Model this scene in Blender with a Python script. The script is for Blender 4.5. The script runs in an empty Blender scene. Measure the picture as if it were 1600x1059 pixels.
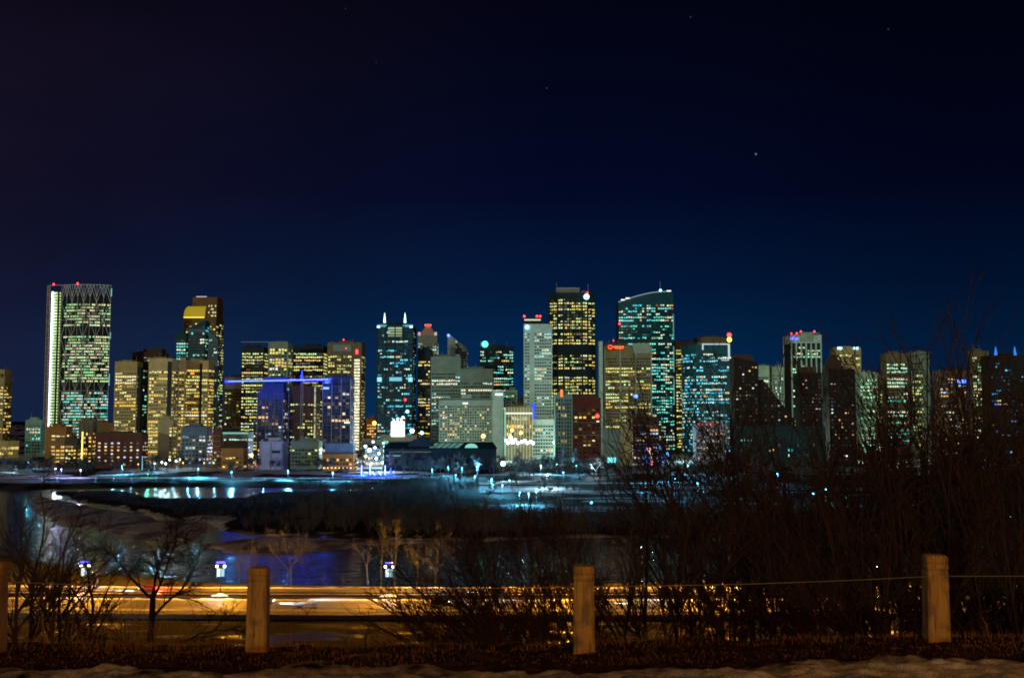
import bpy, math, random
import numpy as np
from mathutils import Vector, Matrix
R = math.radians
scene = bpy.context.scene
COL = scene.collection

# ------------------------------------------------------------------ camera, sky, sun, exposure
F = 1700.0                     # focal length in photograph pixels (1600 wide)
TH = math.atan((655 - 529.5) / F)   # camera tilted up a little: the horizon sits below the middle
CZ = 46.0                      # height of the bluff viewpoint over the river flats
cam = bpy.data.cameras.new('camera')
cam.sensor_width = 36.0
cam.lens = 36.0 * F / 1600.0
cam.clip_start = 0.1
cam.clip_end = 30000
co = bpy.data.objects.new('camera', cam)
co.location = (0, 0, CZ)
co.rotation_euler = (math.pi / 2 + TH, 0, 0)
COL.objects.link(co)
scene.camera = co
scene.view_settings.view_transform = 'Standard'
scene.view_settings.look = 'None'
scene.view_settings.exposure = 0.0
scene.view_settings.gamma = 1.0
scene.cycles.filter_width = 1.8

def mathn(nt, op, a=None, b=None, c=None, clamp=False):
    n = nt.nodes.new('ShaderNodeMath'); n.operation = op; n.use_clamp = clamp
    for i, v in enumerate((a, b, c)):
        if v is None: continue
        if isinstance(v, (int, float)): n.inputs[i].default_value = v
        else: nt.links.new(v, n.inputs[i])
    return n.outputs[0]

def mixc(nt, fac, a, b, blend='MIX'):
    n = nt.nodes.new('ShaderNodeMix'); n.data_type = 'RGBA'; n.blend_type = blend
    for i, v in ((0, fac), (6, a), (7, b)):
        if isinstance(v, (int, float)): n.inputs[i].default_value = v
        elif isinstance(v, tuple): n.inputs[i].default_value = (*v, 1)
        else: nt.links.new(v, n.inputs[i])
    return n.outputs[2]

def ramp(nt, fac, stops, interp='LINEAR'):
    n = nt.nodes.new('ShaderNodeValToRGB'); cr = n.color_ramp; cr.interpolation = interp
    while len(cr.elements) > 1: cr.elements.remove(cr.elements[-1])
    for i, (p, c) in enumerate(stops):
        e = cr.elements[0] if i == 0 else cr.elements.new(p)
        e.position = p
        e.color = (*c, 1) if isinstance(c, tuple) else (c, c, c, 1)
    nt.links.new(fac, n.inputs[0])
    return n.outputs[0]

SUN_EL, SUN_ROT = R(3.2), R(188)
def make_world():
    w = bpy.data.worlds.new('World'); scene.world = w; w.use_nodes = True
    nt = w.node_tree; nt.nodes.clear(); L = nt.links
    out = nt.nodes.new('ShaderNodeOutputWorld')
    tc = nt.nodes.new('ShaderNodeTexCoord'); sp = nt.nodes.new('ShaderNodeSeparateXYZ')
    L.new(tc.outputs['Generated'], sp.inputs[0])
    x, y, z = sp.outputs
    # light pollution over the city (towards +Y): a deep blue dome, bluest over downtown
    up = ramp(nt, z, [(0.0, (.0008, .0265, .088)), (.06, (.0008, .0190, .070)), (.12, (.0008, .0095, .041)), (.20, (.0010, .0030, .0190)),
                      (.30, (.0010, .0018, .0105)), (.36, (.0010, .0012, .0070)), (.6, (.0008, .0008, .004))])
    # violet cast west, near-black east
    side = ramp(nt, mathn(nt, 'MULTIPLY_ADD', x, .5, .5), [(.26, (.0068, .0042, .011)), (.42, (.0015, .0010, .0015)), (.52, (0, 0, 0))])
    dark = ramp(nt, mathn(nt, 'MULTIPLY_ADD', x, .5, .5), [(.28, .42), (.40, .80), (.47, 1.0), (.54, .97), (.70, .58)], 'EASE')
    c = mixc(nt, 1.0, up, dark, 'MULTIPLY')
    nz = nt.nodes.new('ShaderNodeTexNoise'); nz.inputs['Scale'].default_value = 3.0; nz.inputs['Detail'].default_value = 3
    mp = nt.nodes.new('ShaderNodeMapping'); mp.inputs['Scale'].default_value = (1, 1, 3.0)
    L.new(tc.outputs['Generated'], mp.inputs[0]); L.new(mp.outputs[0], nz.inputs['Vector'])
    cl = ramp(nt, nz.outputs[0], [(.3, .6), (.7, 1.35)])
    sidec = mixc(nt, 1.0, side, cl, 'MULTIPLY')
    c = mixc(nt, 1.0, c, sidec, 'ADD')
    # a few stars
    for (u, v, br) in ((1181, 241, .20), (854, 138, .03), (1079, 27, .03), (1388, 46, .025), (540, 14, .015), (588, 98, .012)):
        yy = (529.5 - v) / F
        d = Vector(((u - 800) / F, math.cos(TH) - yy * math.sin(TH), math.sin(TH) + yy * math.cos(TH))).normalized()
        vm = nt.nodes.new('ShaderNodeVectorMath'); vm.operation = 'DISTANCE'
        L.new(tc.outputs['Generated'], vm.inputs[0]); vm.inputs[1].default_value = d
        s = mathn(nt, 'MULTIPLY', mathn(nt, 'LESS_THAN', vm.outputs['Value'], .0009), br)
        c = mixc(nt, 1.0, c, mixc(nt, 1.0, (.5, .75, 1.0), s, 'MULTIPLY'), 'ADD')
    # warm glow added to the sky behind the camera (-Y), lighting facades and snow
    back = mathn(nt, 'MULTIPLY', y, -1.0)
    bk = ramp(nt, back, [(.05, 0.0), (.45, 1.0)], 'EASE')
    el = ramp(nt, z, [(0, 1.0), (.25, .9), (.7, .45), (1.0, .2)])
    bkc = mixc(nt, 1.0, bk, el, 'MULTIPLY')
    glow = mixc(nt, 1.0, bkc, (.195, .108, .086), 'MULTIPLY')
    c = mixc(nt, 1.0, c, glow, 'ADD')
    b1 = nt.nodes.new('ShaderNodeBackground'); L.new(c, b1.inputs[0]); b1.inputs[1].default_value = 1.0
    sky = nt.nodes.new('ShaderNodeTexSky'); sky.sky_type = 'NISHITA'; sky.sun_disc = False
    sky.sun_elevation = R(-11); sky.sun_rotation = R(0)
    b2 = nt.nodes.new('ShaderNodeBackground'); L.new(sky.outputs[0], b2.inputs[0]); b2.inputs[1].default_value = 0.05
    ad = nt.nodes.new('ShaderNodeAddShader'); L.new(b1.outputs[0], ad.inputs[0]); L.new(b2.outputs[0], ad.inputs[1])
    L.new(ad.outputs[0], out.inputs[0])
make_world()

facade_fill_sun = bpy.data.lights.new('facade_fill_sun', 'SUN'); facade_fill_sun.energy = 0.58; facade_fill_sun.angle = R(2.0); facade_fill_sun.color = (.90, 1.0, .70)  # invented low light from behind the camera, added to brighten the facades
mo = bpy.data.objects.new('facade_fill_sun', facade_fill_sun)
mo.rotation_euler = Vector((math.sin(R(24)), math.cos(R(24)), -math.tan(SUN_EL))).to_track_quat('-Z', 'Y').to_euler()
COL.objects.link(mo)

def add_light(name, loc, power, color, radius=.4, spot=None, aim=None):
    l = bpy.data.lights.new(name, 'SPOT' if spot else 'POINT'); l.energy = power; l.color = color; l.shadow_soft_size = radius
    o = bpy.data.objects.new(name, l); o.location = loc
    if spot:
        l.spot_size = R(spot); l.spot_blend = .6
        o.rotation_euler = (Vector(aim) - Vector(loc)).to_track_quat('-Z', 'Y').to_euler()
    COL.objects.link(o); return o

# sodium street lamp of the bluff-top street just behind the viewer
add_light('bluff_street_lamp_light', (2.5, -8.0, 52.0), 8000, (1.0, .43, .07), .25)

# ------------------------------------------------------------------ pixel -> place
def ray(u, v):
    yy = (529.5 - v) / F
    return ((u - 800) / F, math.cos(TH) - yy * math.sin(TH), math.sin(TH) + yy * math.cos(TH))
def at(u, v, Y):                       # the point seen at (u, v) that stands Y metres out
    d = ray(u, v); t = Y / d[1]
    return Vector((d[0] * t, Y, CZ + d[2] * t))
def on(u, v, z=0.0):                   # the point of the level z seen at (u, v)
    d = ray(u, v); t = (z - CZ) / d[2]
    return Vector((d[0] * t, d[1] * t, z))

# ------------------------------------------------------------------ materials
MATS = {}
def mat(name, color, rough=.8, noise=.25, scale=1.0, metallic=0.0, bump=0.0, emit=None, strength=1.0, spec=.3, stretch=(1, 1, 1)):
    if name in MATS: return MATS[name]
    m = bpy.data.materials.new(name); m.use_nodes = True; nt = m.node_tree
    bs = nt.nodes['Principled BSDF']
    bs.inputs['Roughness'].default_value = rough; bs.inputs['Metallic'].default_value = metallic
    bs.inputs['Specular IOR Level'].default_value = spec
    tc = nt.nodes.new('ShaderNodeTexCoord'); mp = nt.nodes.new('ShaderNodeMapping'); mp.inputs['Scale'].default_value = stretch
    nt.links.new(tc.outputs['Object'], mp.inputs[0])
    nz = nt.nodes.new('ShaderNodeTexNoise'); nz.inputs['Scale'].default_value = scale; nz.inputs['Detail'].default_value = 5
    nt.links.new(mp.outputs[0], nz.inputs['Vector'])
    lo = tuple(c * (1 - noise) for c in color); hi = tuple(min(1, c * (1 + noise)) for c in color)
    nt.links.new(ramp(nt, nz.outputs[0], [(.3, lo), (.7, hi)]), bs.inputs['Base Color'])
    if bump:
        bn = nt.nodes.new('ShaderNodeBump'); bn.inputs['Strength'].default_value = bump; bn.inputs['Distance'].default_value = .05
        nt.links.new(nz.outputs[0], bn.inputs['Height']); nt.links.new(bn.outputs[0], bs.inputs['Normal'])
    if emit:
        bs.inputs['Emission Color'].default_value = (*emit, 1); bs.inputs['Emission Strength'].default_value = strength
        m.cycles.emission_sampling = 'NONE'
    MATS[name] = m; return m

def lamp_mat(name, color, strength):
    m = mat(name, (.03, .03, .03), .5, .05, 1, emit=color, strength=strength); return m

def glass_mat():
    m = bpy.data.materials.new('window_glass'); m.use_nodes = True; nt = m.node_tree
    bs = nt.nodes['Principled BSDF']
    bs.inputs['Base Color'].default_value = (.008, .018, .026, 1); bs.inputs['Roughness'].default_value = .30; bs.inputs['Specular IOR Level'].default_value = .12
    a = nt.nodes.new('ShaderNodeAttribute'); a.attribute_name = 'glow'
    tc = nt.nodes.new('ShaderNodeTexCoord'); nz = nt.nodes.new('ShaderNodeTexNoise'); nz.inputs['Scale'].default_value = .9; nz.inputs['Detail'].default_value = 2
    nt.links.new(tc.outputs['Object'], nz.inputs['Vector'])
    f = ramp(nt, nz.outputs[0], [(.32, .45), (.68, 1.5)])      # furniture, blinds and ceiling lights inside the lit rooms
    nt.links.new(mixc(nt, 1.0, a.outputs['Color'], f, 'MULTIPLY'), bs.inputs['Emission Color'])
    bs.inputs['Emission Strength'].default_value = 1.0
    m.cycles.emission_sampling = 'NONE'
    return m
GLASS = glass_mat()

# ------------------------------------------------------------------ mesh helpers
class MB:
    def __init__(s): s.v = []; s.f = []; s.g = []
    def quad(s, a, b, c, d, g=None):
        n = len(s.v); s.v += [a, b, c, d]; s.f.append((n, n + 1, n + 2, n + 3))
        if g is not None: s.g.append(g)
    def box(s, x0, x1, y0, y1, z0, z1):
        n = len(s.v)
        s.v += [(x0, y0, z0), (x1, y0, z0), (x1, y1, z0), (x0, y1, z0), (x0, y0, z1), (x1, y0, z1), (x1, y1, z1), (x0, y1, z1)]
        s.f += [(n, n + 3, n + 2, n + 1), (n + 4, n + 5, n + 6, n + 7), (n, n + 1, n + 5, n + 4), (n + 1, n + 2, n + 6, n + 5), (n + 2, n + 3, n + 7, n + 6), (n + 3, n, n + 4, n + 7)]
        return s
    def prism(s, plan, z0, top, bottom=True):       # plan counter-clockwise seen from above; top a height or one per vertex
        k = len(plan); n = len(s.v); tops = top if isinstance(top, (list, tuple)) else [top] * k
        s.v += [(x, y, z0) for x, y in plan] + [(x, y, t) for (x, y), t in zip(plan, tops)]
        for i in range(k):
            j = (i + 1) % k; s.f.append((n + i, n + j, n + k + j, n + k + i))
        s.f.append(tuple(range(n + k, n + 2 * k)))
        if bottom: s.f.append(tuple(reversed(range(n, n + k))))
        return s
    def tube(s, pts, rad, k=6, cap=True):
        n = len(s.v); m = len(pts)
        for i, p in enumerate(pts):
            p = Vector(p); a = Vector(pts[max(i - 1, 0)]); b = Vector(pts[min(i + 1, m - 1)])
            d = (b - a).normalized() if (b - a).length > 1e-9 else Vector((0, 0, 1))
            ux = d.orthogonal().normalized() if abs(d.z) > .95 else Vector((0, 0, 1)).cross(d).normalized()
            uy = d.cross(ux); r = rad[i] if isinstance(rad, (list, tuple)) else rad
            for q in range(k):
                t = 2 * math.pi * q / k
                s.v.append(tuple(p + ux * (r * math.cos(t)) + uy * (r * math.sin(t))))
        for i in range(m - 1):
            for q in range(k):
                w = (q + 1) % k
                s.f.append((n + i * k + q, n + i * k + w, n + (i + 1) * k + w, n + (i + 1) * k + q))
        if cap and k > 2:
            s.f.append(tuple(reversed(range(n, n + k)))); s.f.append(tuple(range(n + (m - 1) * k, n + m * k)))
        return s
    def ball(s, c, r, seg=10, rings=6, sz=1.0):
        n = len(s.v); c = Vector(c)
        s.v.append(tuple(c + Vector((0, 0, r * sz))))
        for i in range(1, rings):
            a = math.pi * i / rings
            for q in range(seg):
                t = 2 * math.pi * q / seg
                s.v.append((c.x + r * math.sin(a) * math.cos(t), c.y + r * math.sin(a) * math.sin(t), c.z + r * sz * math.cos(a)))
        s.v.append(tuple(c - Vector((0, 0, r * sz)))); e = len(s.v) - 1
        for q in range(seg): s.f.append((n, n + 1 + q, n + 1 + (q + 1) % seg))
        for i in range(rings - 2):
            for q in range(seg):
                a = n + 1 + i * seg; b = a + seg; w = (q + 1) % seg
                s.f.append((a + q, b + q, b + w, a + w))
        a = n + 1 + (rings - 2) * seg
        for q in range(seg): s.f.append((a + q, e, a + (q + 1) % seg))
        return s
    def mesh(s, name):
        me = bpy.data.meshes.new(name); me.from_pydata(s.v, [], s.f); me.update()
        if s.g:
            at_ = me.attributes.new('glow', 'FLOAT_COLOR', 'FACE')
            at_.data.foreach_set('color', np.array([(*c, 1.0) for c in s.g], dtype=np.float32).ravel())
        return me
    def build(s, name, m, parent=None, smooth=False):
        me = s.mesh(name); me.materials.append(m)
        if smooth: me.polygons.foreach_set('use_smooth', [True] * len(me.polygons))
        o = bpy.data.objects.new(name, me); COL.objects.link(o)
        if parent is not None: o.parent = parent
        return o

def tag(o, label=None, cat=None, group=None, kind=None):
    if label: o['label'] = label
    if cat: o['category'] = cat
    if group: o['group'] = group
    if kind: o['kind'] = kind
    return o
def empty(name, loc, rz=0.0):
    o = bpy.data.objects.new(name, None); o.location = loc; o.rotation_euler = (0, 0, rz); COL.objects.link(o); return o
KIDS = {}
def copy_tree(o, parent=None):
    c = o.copy(); COL.objects.link(c); c.parent = parent
    for ch in list(o.children): copy_tree(ch, c)
    return c

# ------------------------------------------------------------------ terrain
def poly_sd(px, py, poly):
    """signed distance to a polygon, positive inside"""
    poly = np.array(poly, float); n = len(poly)
    d = np.full(px.shape, 1e12); inside = np.zeros(px.shape, bool)
    for i in range(n):
        a = poly[i]; b = poly[(i + 1) % n]; e = b - a
        t = np.clip(((px - a[0]) * e[0] + (py - a[1]) * e[1]) / (e @ e + 1e-12), 0, 1)
        d = np.minimum(d, (px - a[0] - t * e[0]) ** 2 + (py - a[1] - t * e[1]) ** 2)
        cond = (a[1] > py) != (b[1] > py)
        with np.errstate(divide='ignore', invalid='ignore'):
            xi = a[0] + (py - a[1]) * e[0] / (e[1] if e[1] else 1e-12)
        inside ^= cond & (px < xi)
    return np.sqrt(d) * np.where(inside, 1, -1)
_rs = np.random.RandomState(5)
def vnoise(x, y, seed=0):
    def h(i, j):
        n = np.sin(i * 127.1 + j * 311.7 + seed * 74.7) * 43758.5453
        return n - np.floor(n)
    i = np.floor(x); j = np.floor(y); fx = x - i; fy = y - j
    fx = fx * fx * (3 - 2 * fx); fy = fy * fy * (3 - 2 * fy)
    return (h(i, j) * (1 - fx) + h(i + 1, j) * fx) * (1 - fy) + (h(i, j + 1) * (1 - fx) + h(i + 1, j + 1) * fx) * fy
def fbm(x, y, seed=0, oct=4):
    s = 0; a = .5
    for o in range(oct):
        s = s + a * vnoise(x, y, seed + o); x = x * 2.03; y = y * 2.03; a *= .5
    return s
def sstep(a, b, x):
    t = np.clip((x - a) / (b - a), 0, 1); return t * t * (3 - 2 * t)

WZ = -3.0
def wpoly(pts, z=WZ): return [tuple(on(u, v, z).xy) for u, v in pts]
bank_edge = [(u, v) for u, v in ((-700, 880), (-200, 858), (0, 861), (60, 870), (130, 886), (200, 895), (300, 904), (400, 909), (720, 913), (1000, 905), (1600, 884), (2300, 870))]
near_bank = wpoly(bank_edge, -.3) + [(900, 20), (-900, 20)]
city_edge = wpoly([(-900, 772), (0, 767), (120, 765), (250, 762), (400, 763), (560, 765), (640, 760), (760, 752), (1600, 752), (2600, 752)])
city_land = city_edge + [(6000, 9000), (-6000, 9000)]
island = wpoly([(72, 767), (110, 768), (160, 768.5), (225, 769), (245, 778), (300, 780), (372, 779), (395, 770), (540, 768), (600, 762), (700, 752), (1700, 752), (2400, 770), (2400, 838), (1600, 834), (900, 842), (760, 846), (600, 843),
                (480, 836), (400, 838), (330, 828), (250, 808), (215, 801), (160, 791), (110, 783)])
bar = wpoly([(40, 776), (62, 772), (100, 782), (150, 790), (215, 800), (262, 812), (345, 812), (330, 838), (300, 846), (240, 846), (190, 838), (130, 828), (80, 820), (46, 800)])
shelf = wpoly([(318, 852), (360, 842), (430, 838), (520, 840), (600, 844), (780, 846), (560, 852), (520, 862), (430, 868), (350, 866)])

def terrain_fields(X, Y):
    brow = 11.55 + .10 * np.sin(X * .9)
    top = 44.3 - .055 * Y + .022 * np.clip(X, 0, 30)
    z_top = np.where(Y < brow, top, top - .37 * (Y - brow))
    z = np.full(X.shape, -6.5)
    sd_near = poly_sd(X, Y, near_bank) + (fbm(X / 9, Y / 9, 3) - .5) * 3
    z = np.maximum(z, -6.5 + 6.5 * sstep(-5, 7, sd_near))
    sd_city = poly_sd(X, Y, city_land) + (fbm(X / 25, Y / 25, 4) - .5) * 10
    z = np.maximum(z, -6.5 + 6.5 * sstep(-16, 34, sd_city))
    sd_isl = poly_sd(X, Y, island) + (fbm(X / 18, Y / 18, 6) - .5) * 14
    z = np.maximum(z, -6.5 + 5.2 * sstep(-12, 14, sd_isl))
    sd_bar = poly_sd(X, Y, bar) + (fbm(X / 12, Y / 12, 8) - .5) * 12
    z = np.maximum(z, -6.5 + 4.4 * sstep(-14, 10, sd_bar))
    sd_sh = poly_sd(X, Y, shelf) + (fbm(X / 12, Y / 12, 9) - .5) * 10
    z = np.maximum(z, -6.5 + 3.85 * sstep(-8, 4, sd_sh))
    z = z + np.where(z > -5, (fbm(X / 14, Y / 14, 2) - .5) * .9 * sstep(330, 420, Y), 0)
    hill = np.maximum(z_top, -20)
    zz = np.where(Y < 200, np.maximum(hill, np.where(Y < 200, 0, z)), z)
    # rough snow and clods near the viewer
    near = sstep(30, 13, Y)
    edge = 10.08 - .045 * np.clip(X, 0, 9) + (fbm(X * 1.1, Y * 0 + 3, 31) - .5) * .75 + (fbm(X * 5, Y * 5, 32) - .5) * .35 + .05 * np.sin(X * .7)
    snow_near = sstep(.06, -.06, Y - edge)
    zz = zz + near * ((fbm(X * 1.6, Y * 1.6, 11) - .5) * .10 + (fbm(X * 6, Y * 6, 12) - .5) * .055) + near * snow_near * (.02 + (fbm(X * 2.2, Y * 3.6, 15) - .5) * .12 + (fbm(X * 7, Y * 9, 16) - .5) * .07)
    snow = np.where(Y < 14, snow_near * (.10 + .62 * fbm(X * 1.3, Y * 2.2, 33)), 0.0)
    # verge, lot, river bars, far bank
    lot = sstep(150, 170, Y) * sstep(258, 252, Y)
    snow = np.maximum(snow, lot * sstep(.54, .60, fbm(X / 14 + 4, Y / 3.2, 21)) * .28)
    verge = sstep(254, 257, Y) * sstep(270, 267, Y)
    snow = np.maximum(snow, verge * (.30 + .4 * fbm(X / 6, Y / 2, 22)))
    shore = ((sd_bar > -6) | (sd_sh > -4)) & (Y > 330)
    snow = np.maximum(snow, np.where(shore, (.35 + .60 * sstep(.30, .5, fbm(X / 9, Y / 22, 23))), 0))
    edge_i = (np.abs(sd_isl) < 8) & (Y > 330) & (Y < 520)
    snow = np.maximum(snow, np.where(edge_i, .45 * sstep(.35, .6, fbm(X / 20, Y / 8, 26)), 0))
    snow = np.maximum(snow, np.where((sd_city > -12), sstep(.36, .56, fbm(X / 22, Y / 30, 24)) * np.where(sd_city > 42, .95, .22), 0))
    snow = np.maximum(snow, np.where((sd_isl > 8) & (Y > 560) & (X > -.03 * Y), sstep(.50, .62, fbm(X / 60, Y / 22, 27)) * .9, 0))
    grass = sstep(300, 303, Y) * sstep(4, 0, z * -1) * sstep(400, 330, Y) * (sd_near > -2)
    ice = lot * sstep(.53, .66, fbm(X / 11 + 9, Y / 5, 25))
    return zz, snow, grass, ice, lot

def make_terrain():
    ks = np.concatenate([-np.geomspace(.62, 1.6, 16)[::-1], np.linspace(-.6, .6, 400), np.geomspace(.62, 1.6, 16)])
    ys = np.concatenate([np.linspace(1.5, 8.6, 30), np.linspace(8.65, 13.2, 120), np.geomspace(13.4, 200, 90), np.linspace(201, 330, 150), np.geomspace(331, 980, 190), np.geomspace(990, 26000, 40)])
    K, Yg = np.meshgrid(ks, ys); Xg = K * (Yg + 4)
    z, snow, grass, ice, lot = terrain_fields(Xg, Yg)
    ny, nx = Xg.shape
    v = np.stack([Xg, Yg, z], -1).reshape(-1, 3)
    idx = np.arange(ny * nx).reshape(ny, nx)
    f = np.stack([idx[:-1, :-1], idx[:-1, 1:], idx[1:, 1:], idx[1:, :-1]], -1).reshape(-1, 4)
    me = bpy.data.meshes.new('ground')
    me.vertices.add(len(v)); me.vertices.foreach_set('co', v.astype(np.float32).ravel())
    me.loops.add(f.size); me.loops.foreach_set('vertex_index', f.astype(np.int32).ravel())
    me.polygons.add(len(f)); me.polygons.foreach_set('loop_start', np.arange(0, f.size, 4, dtype=np.int32))
    me.polygons.foreach_set('use_smooth', np.ones(len(f), bool))
    me.update(); me.validate()
    for nm, arr in (('snow', snow), ('grass', grass), ('ice', ice), ('lot', lot)):
        a = me.attributes.new(nm, 'FLOAT', 'POINT'); a.data.foreach_set('value', arr.astype(np.float32).ravel())
    m = bpy.data.materials.new('ground'); m.use_nodes = True; nt = m.node_tree; bs = nt.nodes['Principled BSDF']
    def attr(n):
        a = nt.nodes.new('ShaderNodeAttribute'); a.attribute_name = n; return a.outputs['Fac']
    geo = nt.nodes.new('ShaderNodeNewGeometry')
    def noise(sc, det=5):
        n = nt.nodes.new('ShaderNodeTexNoise'); n.inputs['Scale'].default_value = sc; n.inputs['Detail'].default_value = det
        nt.links.new(geo.outputs['Position'], n.inputs['Vector']); return n.outputs[0]
    n1, n2, n3 = noise(5), noise(.35), noise(28, 3)
    soil = ramp(nt, n1, [(.3, (.008, .004, .002)), (.5, (.017, .009, .005)), (.7, (.034, .018, .008))])
    grs = ramp(nt, n1, [(.3, (.10, .085, .02)), (.7, (.20, .18, .05))])
    asph = ramp(nt, n1, [(.3, (.016, .015, .020)), (.7, (.030, .028, .034))])
    sn = ramp(nt, n3, [(.3, (.52, .50, .50)), (.7, (.82, .80, .80))])
    dirt = ramp(nt, n2, [(.35, .65), (.65, 1.0)])
    sn = mixc(nt, 1.0, sn, dirt, 'MULTIPLY')
    grit = ramp(nt, noise(60, 4), [(.42, .62), (.60, 1.0)])
    sn = mixc(nt, 1.0, sn, grit, 'MULTIPLY')
    c = mixc(nt, attr('grass'), soil, grs)
    c = mixc(nt, attr('lot'), c, asph)
    sfac = mathn(nt, 'ADD', attr('snow'), mathn(nt, 'MULTIPLY_ADD', n1, .8, -.4))
    sfac = mathn(nt, 'MULTIPLY', sfac, mathn(nt, 'GREATER_THAN', attr('snow'), .03), clamp=True)
    sfac2 = ramp(nt, sfac, [(.15, 0.0), (.8, 1.0)])
    c = mixc(nt, sfac2, c, sn)
    nt.links.new(c, bs.inputs['Base Color'])
    rr = mathn(nt, 'MULTIPLY_ADD', attr('ice'), -.54, .85)
    nt.links.new(rr, bs.inputs['Roughness']); nt.links.new(mathn(nt, 'MULTIPLY_ADD', attr('ice'), .45, .03), bs.inputs['Specular IOR Level'])
    bn = nt.nodes.new('ShaderNodeBump'); bn.inputs['Strength'].default_value = .35; bn.inputs['Distance'].default_value = .06
    nt.links.new(mathn(nt, 'ADD', n1, mathn(nt, 'MULTIPLY', n3, .4)), bn.inputs['Height']); nt.links.new(bn.outputs[0], bs.inputs['Normal'])
    me.materials.append(m)
    o = bpy.data.objects.new('ground', me); COL.objects.link(o)
    tag(o, 'snow-dusted bluff, flats, river bars and city ground', None, None, 'structure')
make_terrain()

def make_river():
    mb = MB(); mb.quad((-1600, 285, WZ), (1600, 285, WZ), (1600, 900, WZ), (-1600, 900, WZ))
    m = bpy.data.materials.new('river_water'); m.use_nodes = True; nt = m.node_tree; bs = nt.nodes['Principled BSDF']
    bs.inputs['Base Color'].default_value = (.010, .012, .016, 1); bs.inputs['Roughness'].default_value = .17
    bs.inputs['IOR'].default_value = 1.33; bs.inputs['Specular IOR Level'].default_value = .40
    geo = nt.nodes.new('ShaderNodeNewGeometry'); mp = nt.nodes.new('ShaderNodeMapping'); mp.inputs['Scale'].default_value = (.10, .34, .1)
    nt.links.new(geo.outputs['Position'], mp.inputs[0])
    n = nt.nodes.new('ShaderNodeTexNoise'); n.inputs['Scale'].default_value = 1.0; n.inputs['Detail'].default_value = 3; n.inputs['Distortion'].default_value = .6
    nt.links.new(mp.outputs[0], n.inputs['Vector'])
    bn = nt.nodes.new('ShaderNodeBump'); bn.inputs['Strength'].default_value = .32; bn.inputs['Distance'].default_value = 1.0
    nt.links.new(n.outputs[0], bn.inputs['Height']); nt.links.new(bn.outputs[0], bs.inputs['Normal'])
    o = mb.build('river', m); tag(o, 'dark river with city reflections', None, None, 'structure')
make_river()

# ------------------------------------------------------------------ buildings
PAL = {
    'gold': [(1, .70, .12), (1, .80, .24), (1, .58, .07), (.95, .88, .36)],
    'straw': [(1, .86, .22), (.94, .95, .32), (.74, 1, .38), (1, .74, .14)],
    'green': [(.42, 1, .52), (.70, 1, .55), (.95, .98, .6), (.30, .95, .60)],
    'teal': [(.16, 1, .72), (.10, .80, .82), (.50, 1, .70), (.9, 1, .65)],
    'cyan': [(.08, .62, 1), (.16, .85, 1), (.40, .95, .95), (.8, .98, .75)],
    'white': [(.75, 1, .80), (.55, 1, .80), (1, .95, .62), (.42, .92, .92)],
    'amber': [(1, .48, .08), (1, .60, .15), (1, .72, .3)],
    'mixed': [(1, .72, .34), (.55, .75, 1), (1, .55, .2), (.9, .9, .7)],
    'lime': [(.60, 1, .40), (.86, 1, .48), (.40, 1, .42), (1, .95, .60)],
    'blue': [(.05, .22, 1), (.1, .45, 1), (.2, .7, 1)],
}
WALLS = {
    'tan': (.42, .33, .155), 'brown': (.085, .048, .030), 'dark': (.012, .021, .028), 'market': (.013, .034, .048), 'dusk': (.030, .020, .015), 'gold_brown': (.20, .115, .040),
    'grey': (.20, .25, .205), 'pale': (.30, .39, .36), 'teal_glass': (.008, .055, .075), 'green_grey': (.17, .24, .18),
    'blue_glass': (.030, .055, .17), 'brick': (.12, .036, .024), 'orange_brick': (.34, .135, .03), 'lavender': (.34, .34, .46), 'dark_tan': (.16, .12, .065),
    'fin_teal': (.20, .36, .33), 'arena': (.020, .044, .046), 'blue_grey': (.10, .14, .19), 'mast': (.35, .35, .33), 'steel': (.24, .26, .26),
}
def wall_mat(k): return mat('wall_' + k, WALLS[k], .75 if 'glass' not in k and k != 'dark' else .55, .14, .12, spec=.12)
BEACON = {'red': lamp_mat('beacon_red', (1, .03, .03), 6), 'green': lamp_mat('beacon_green', (.05, 1, .55), 7), 'white': lamp_mat('beacon_white', (.8, .95, 1), 8), 'blue': lamp_mat('beacon_blue', (.05, .12, 1), 7),
          'cyan': lamp_mat('beacon_cyan', (.25, .85, 1), 7), 'amber': lamp_mat('lamp_amber', (1, .40, .05), 9), 'yellow': lamp_mat('lamp_yellow', (1, .75, .1), 3)}

ODD = [(1, .93, .72), (1, .60, .22)]
def lit_row(rng, n, p, run, pal, gain, floor_bias):
    """one storey's panes from left to right: runs of lit rooms and of dark ones"""
    row = []; pr = min(.97, max(.02, p * floor_bias)); gain *= 2.2; on_ = rng.random() < pr; pal = list(pal) * 4 + ODD; c = rng.choice(pal); base = gain * rng.uniform(.45, 1.1)
    for i in range(n):
        if rng.random() > run:
            on_ = rng.random() < pr
            if on_: c = rng.choice(pal); base = gain * (rng.uniform(.12, 1.0) ** 1.5) * 1.35
        if on_ and rng.random() < .93:
            b = min(1.15, base * rng.uniform(.5, 1.3)); row.append((c[0] * b, c[1] * b, c[2] * b))
        else:
            b = rng.random() ** 6 * .05 * gain; row.append((c[0] * b, c[1] * b, c[2] * b))
    return row

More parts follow.
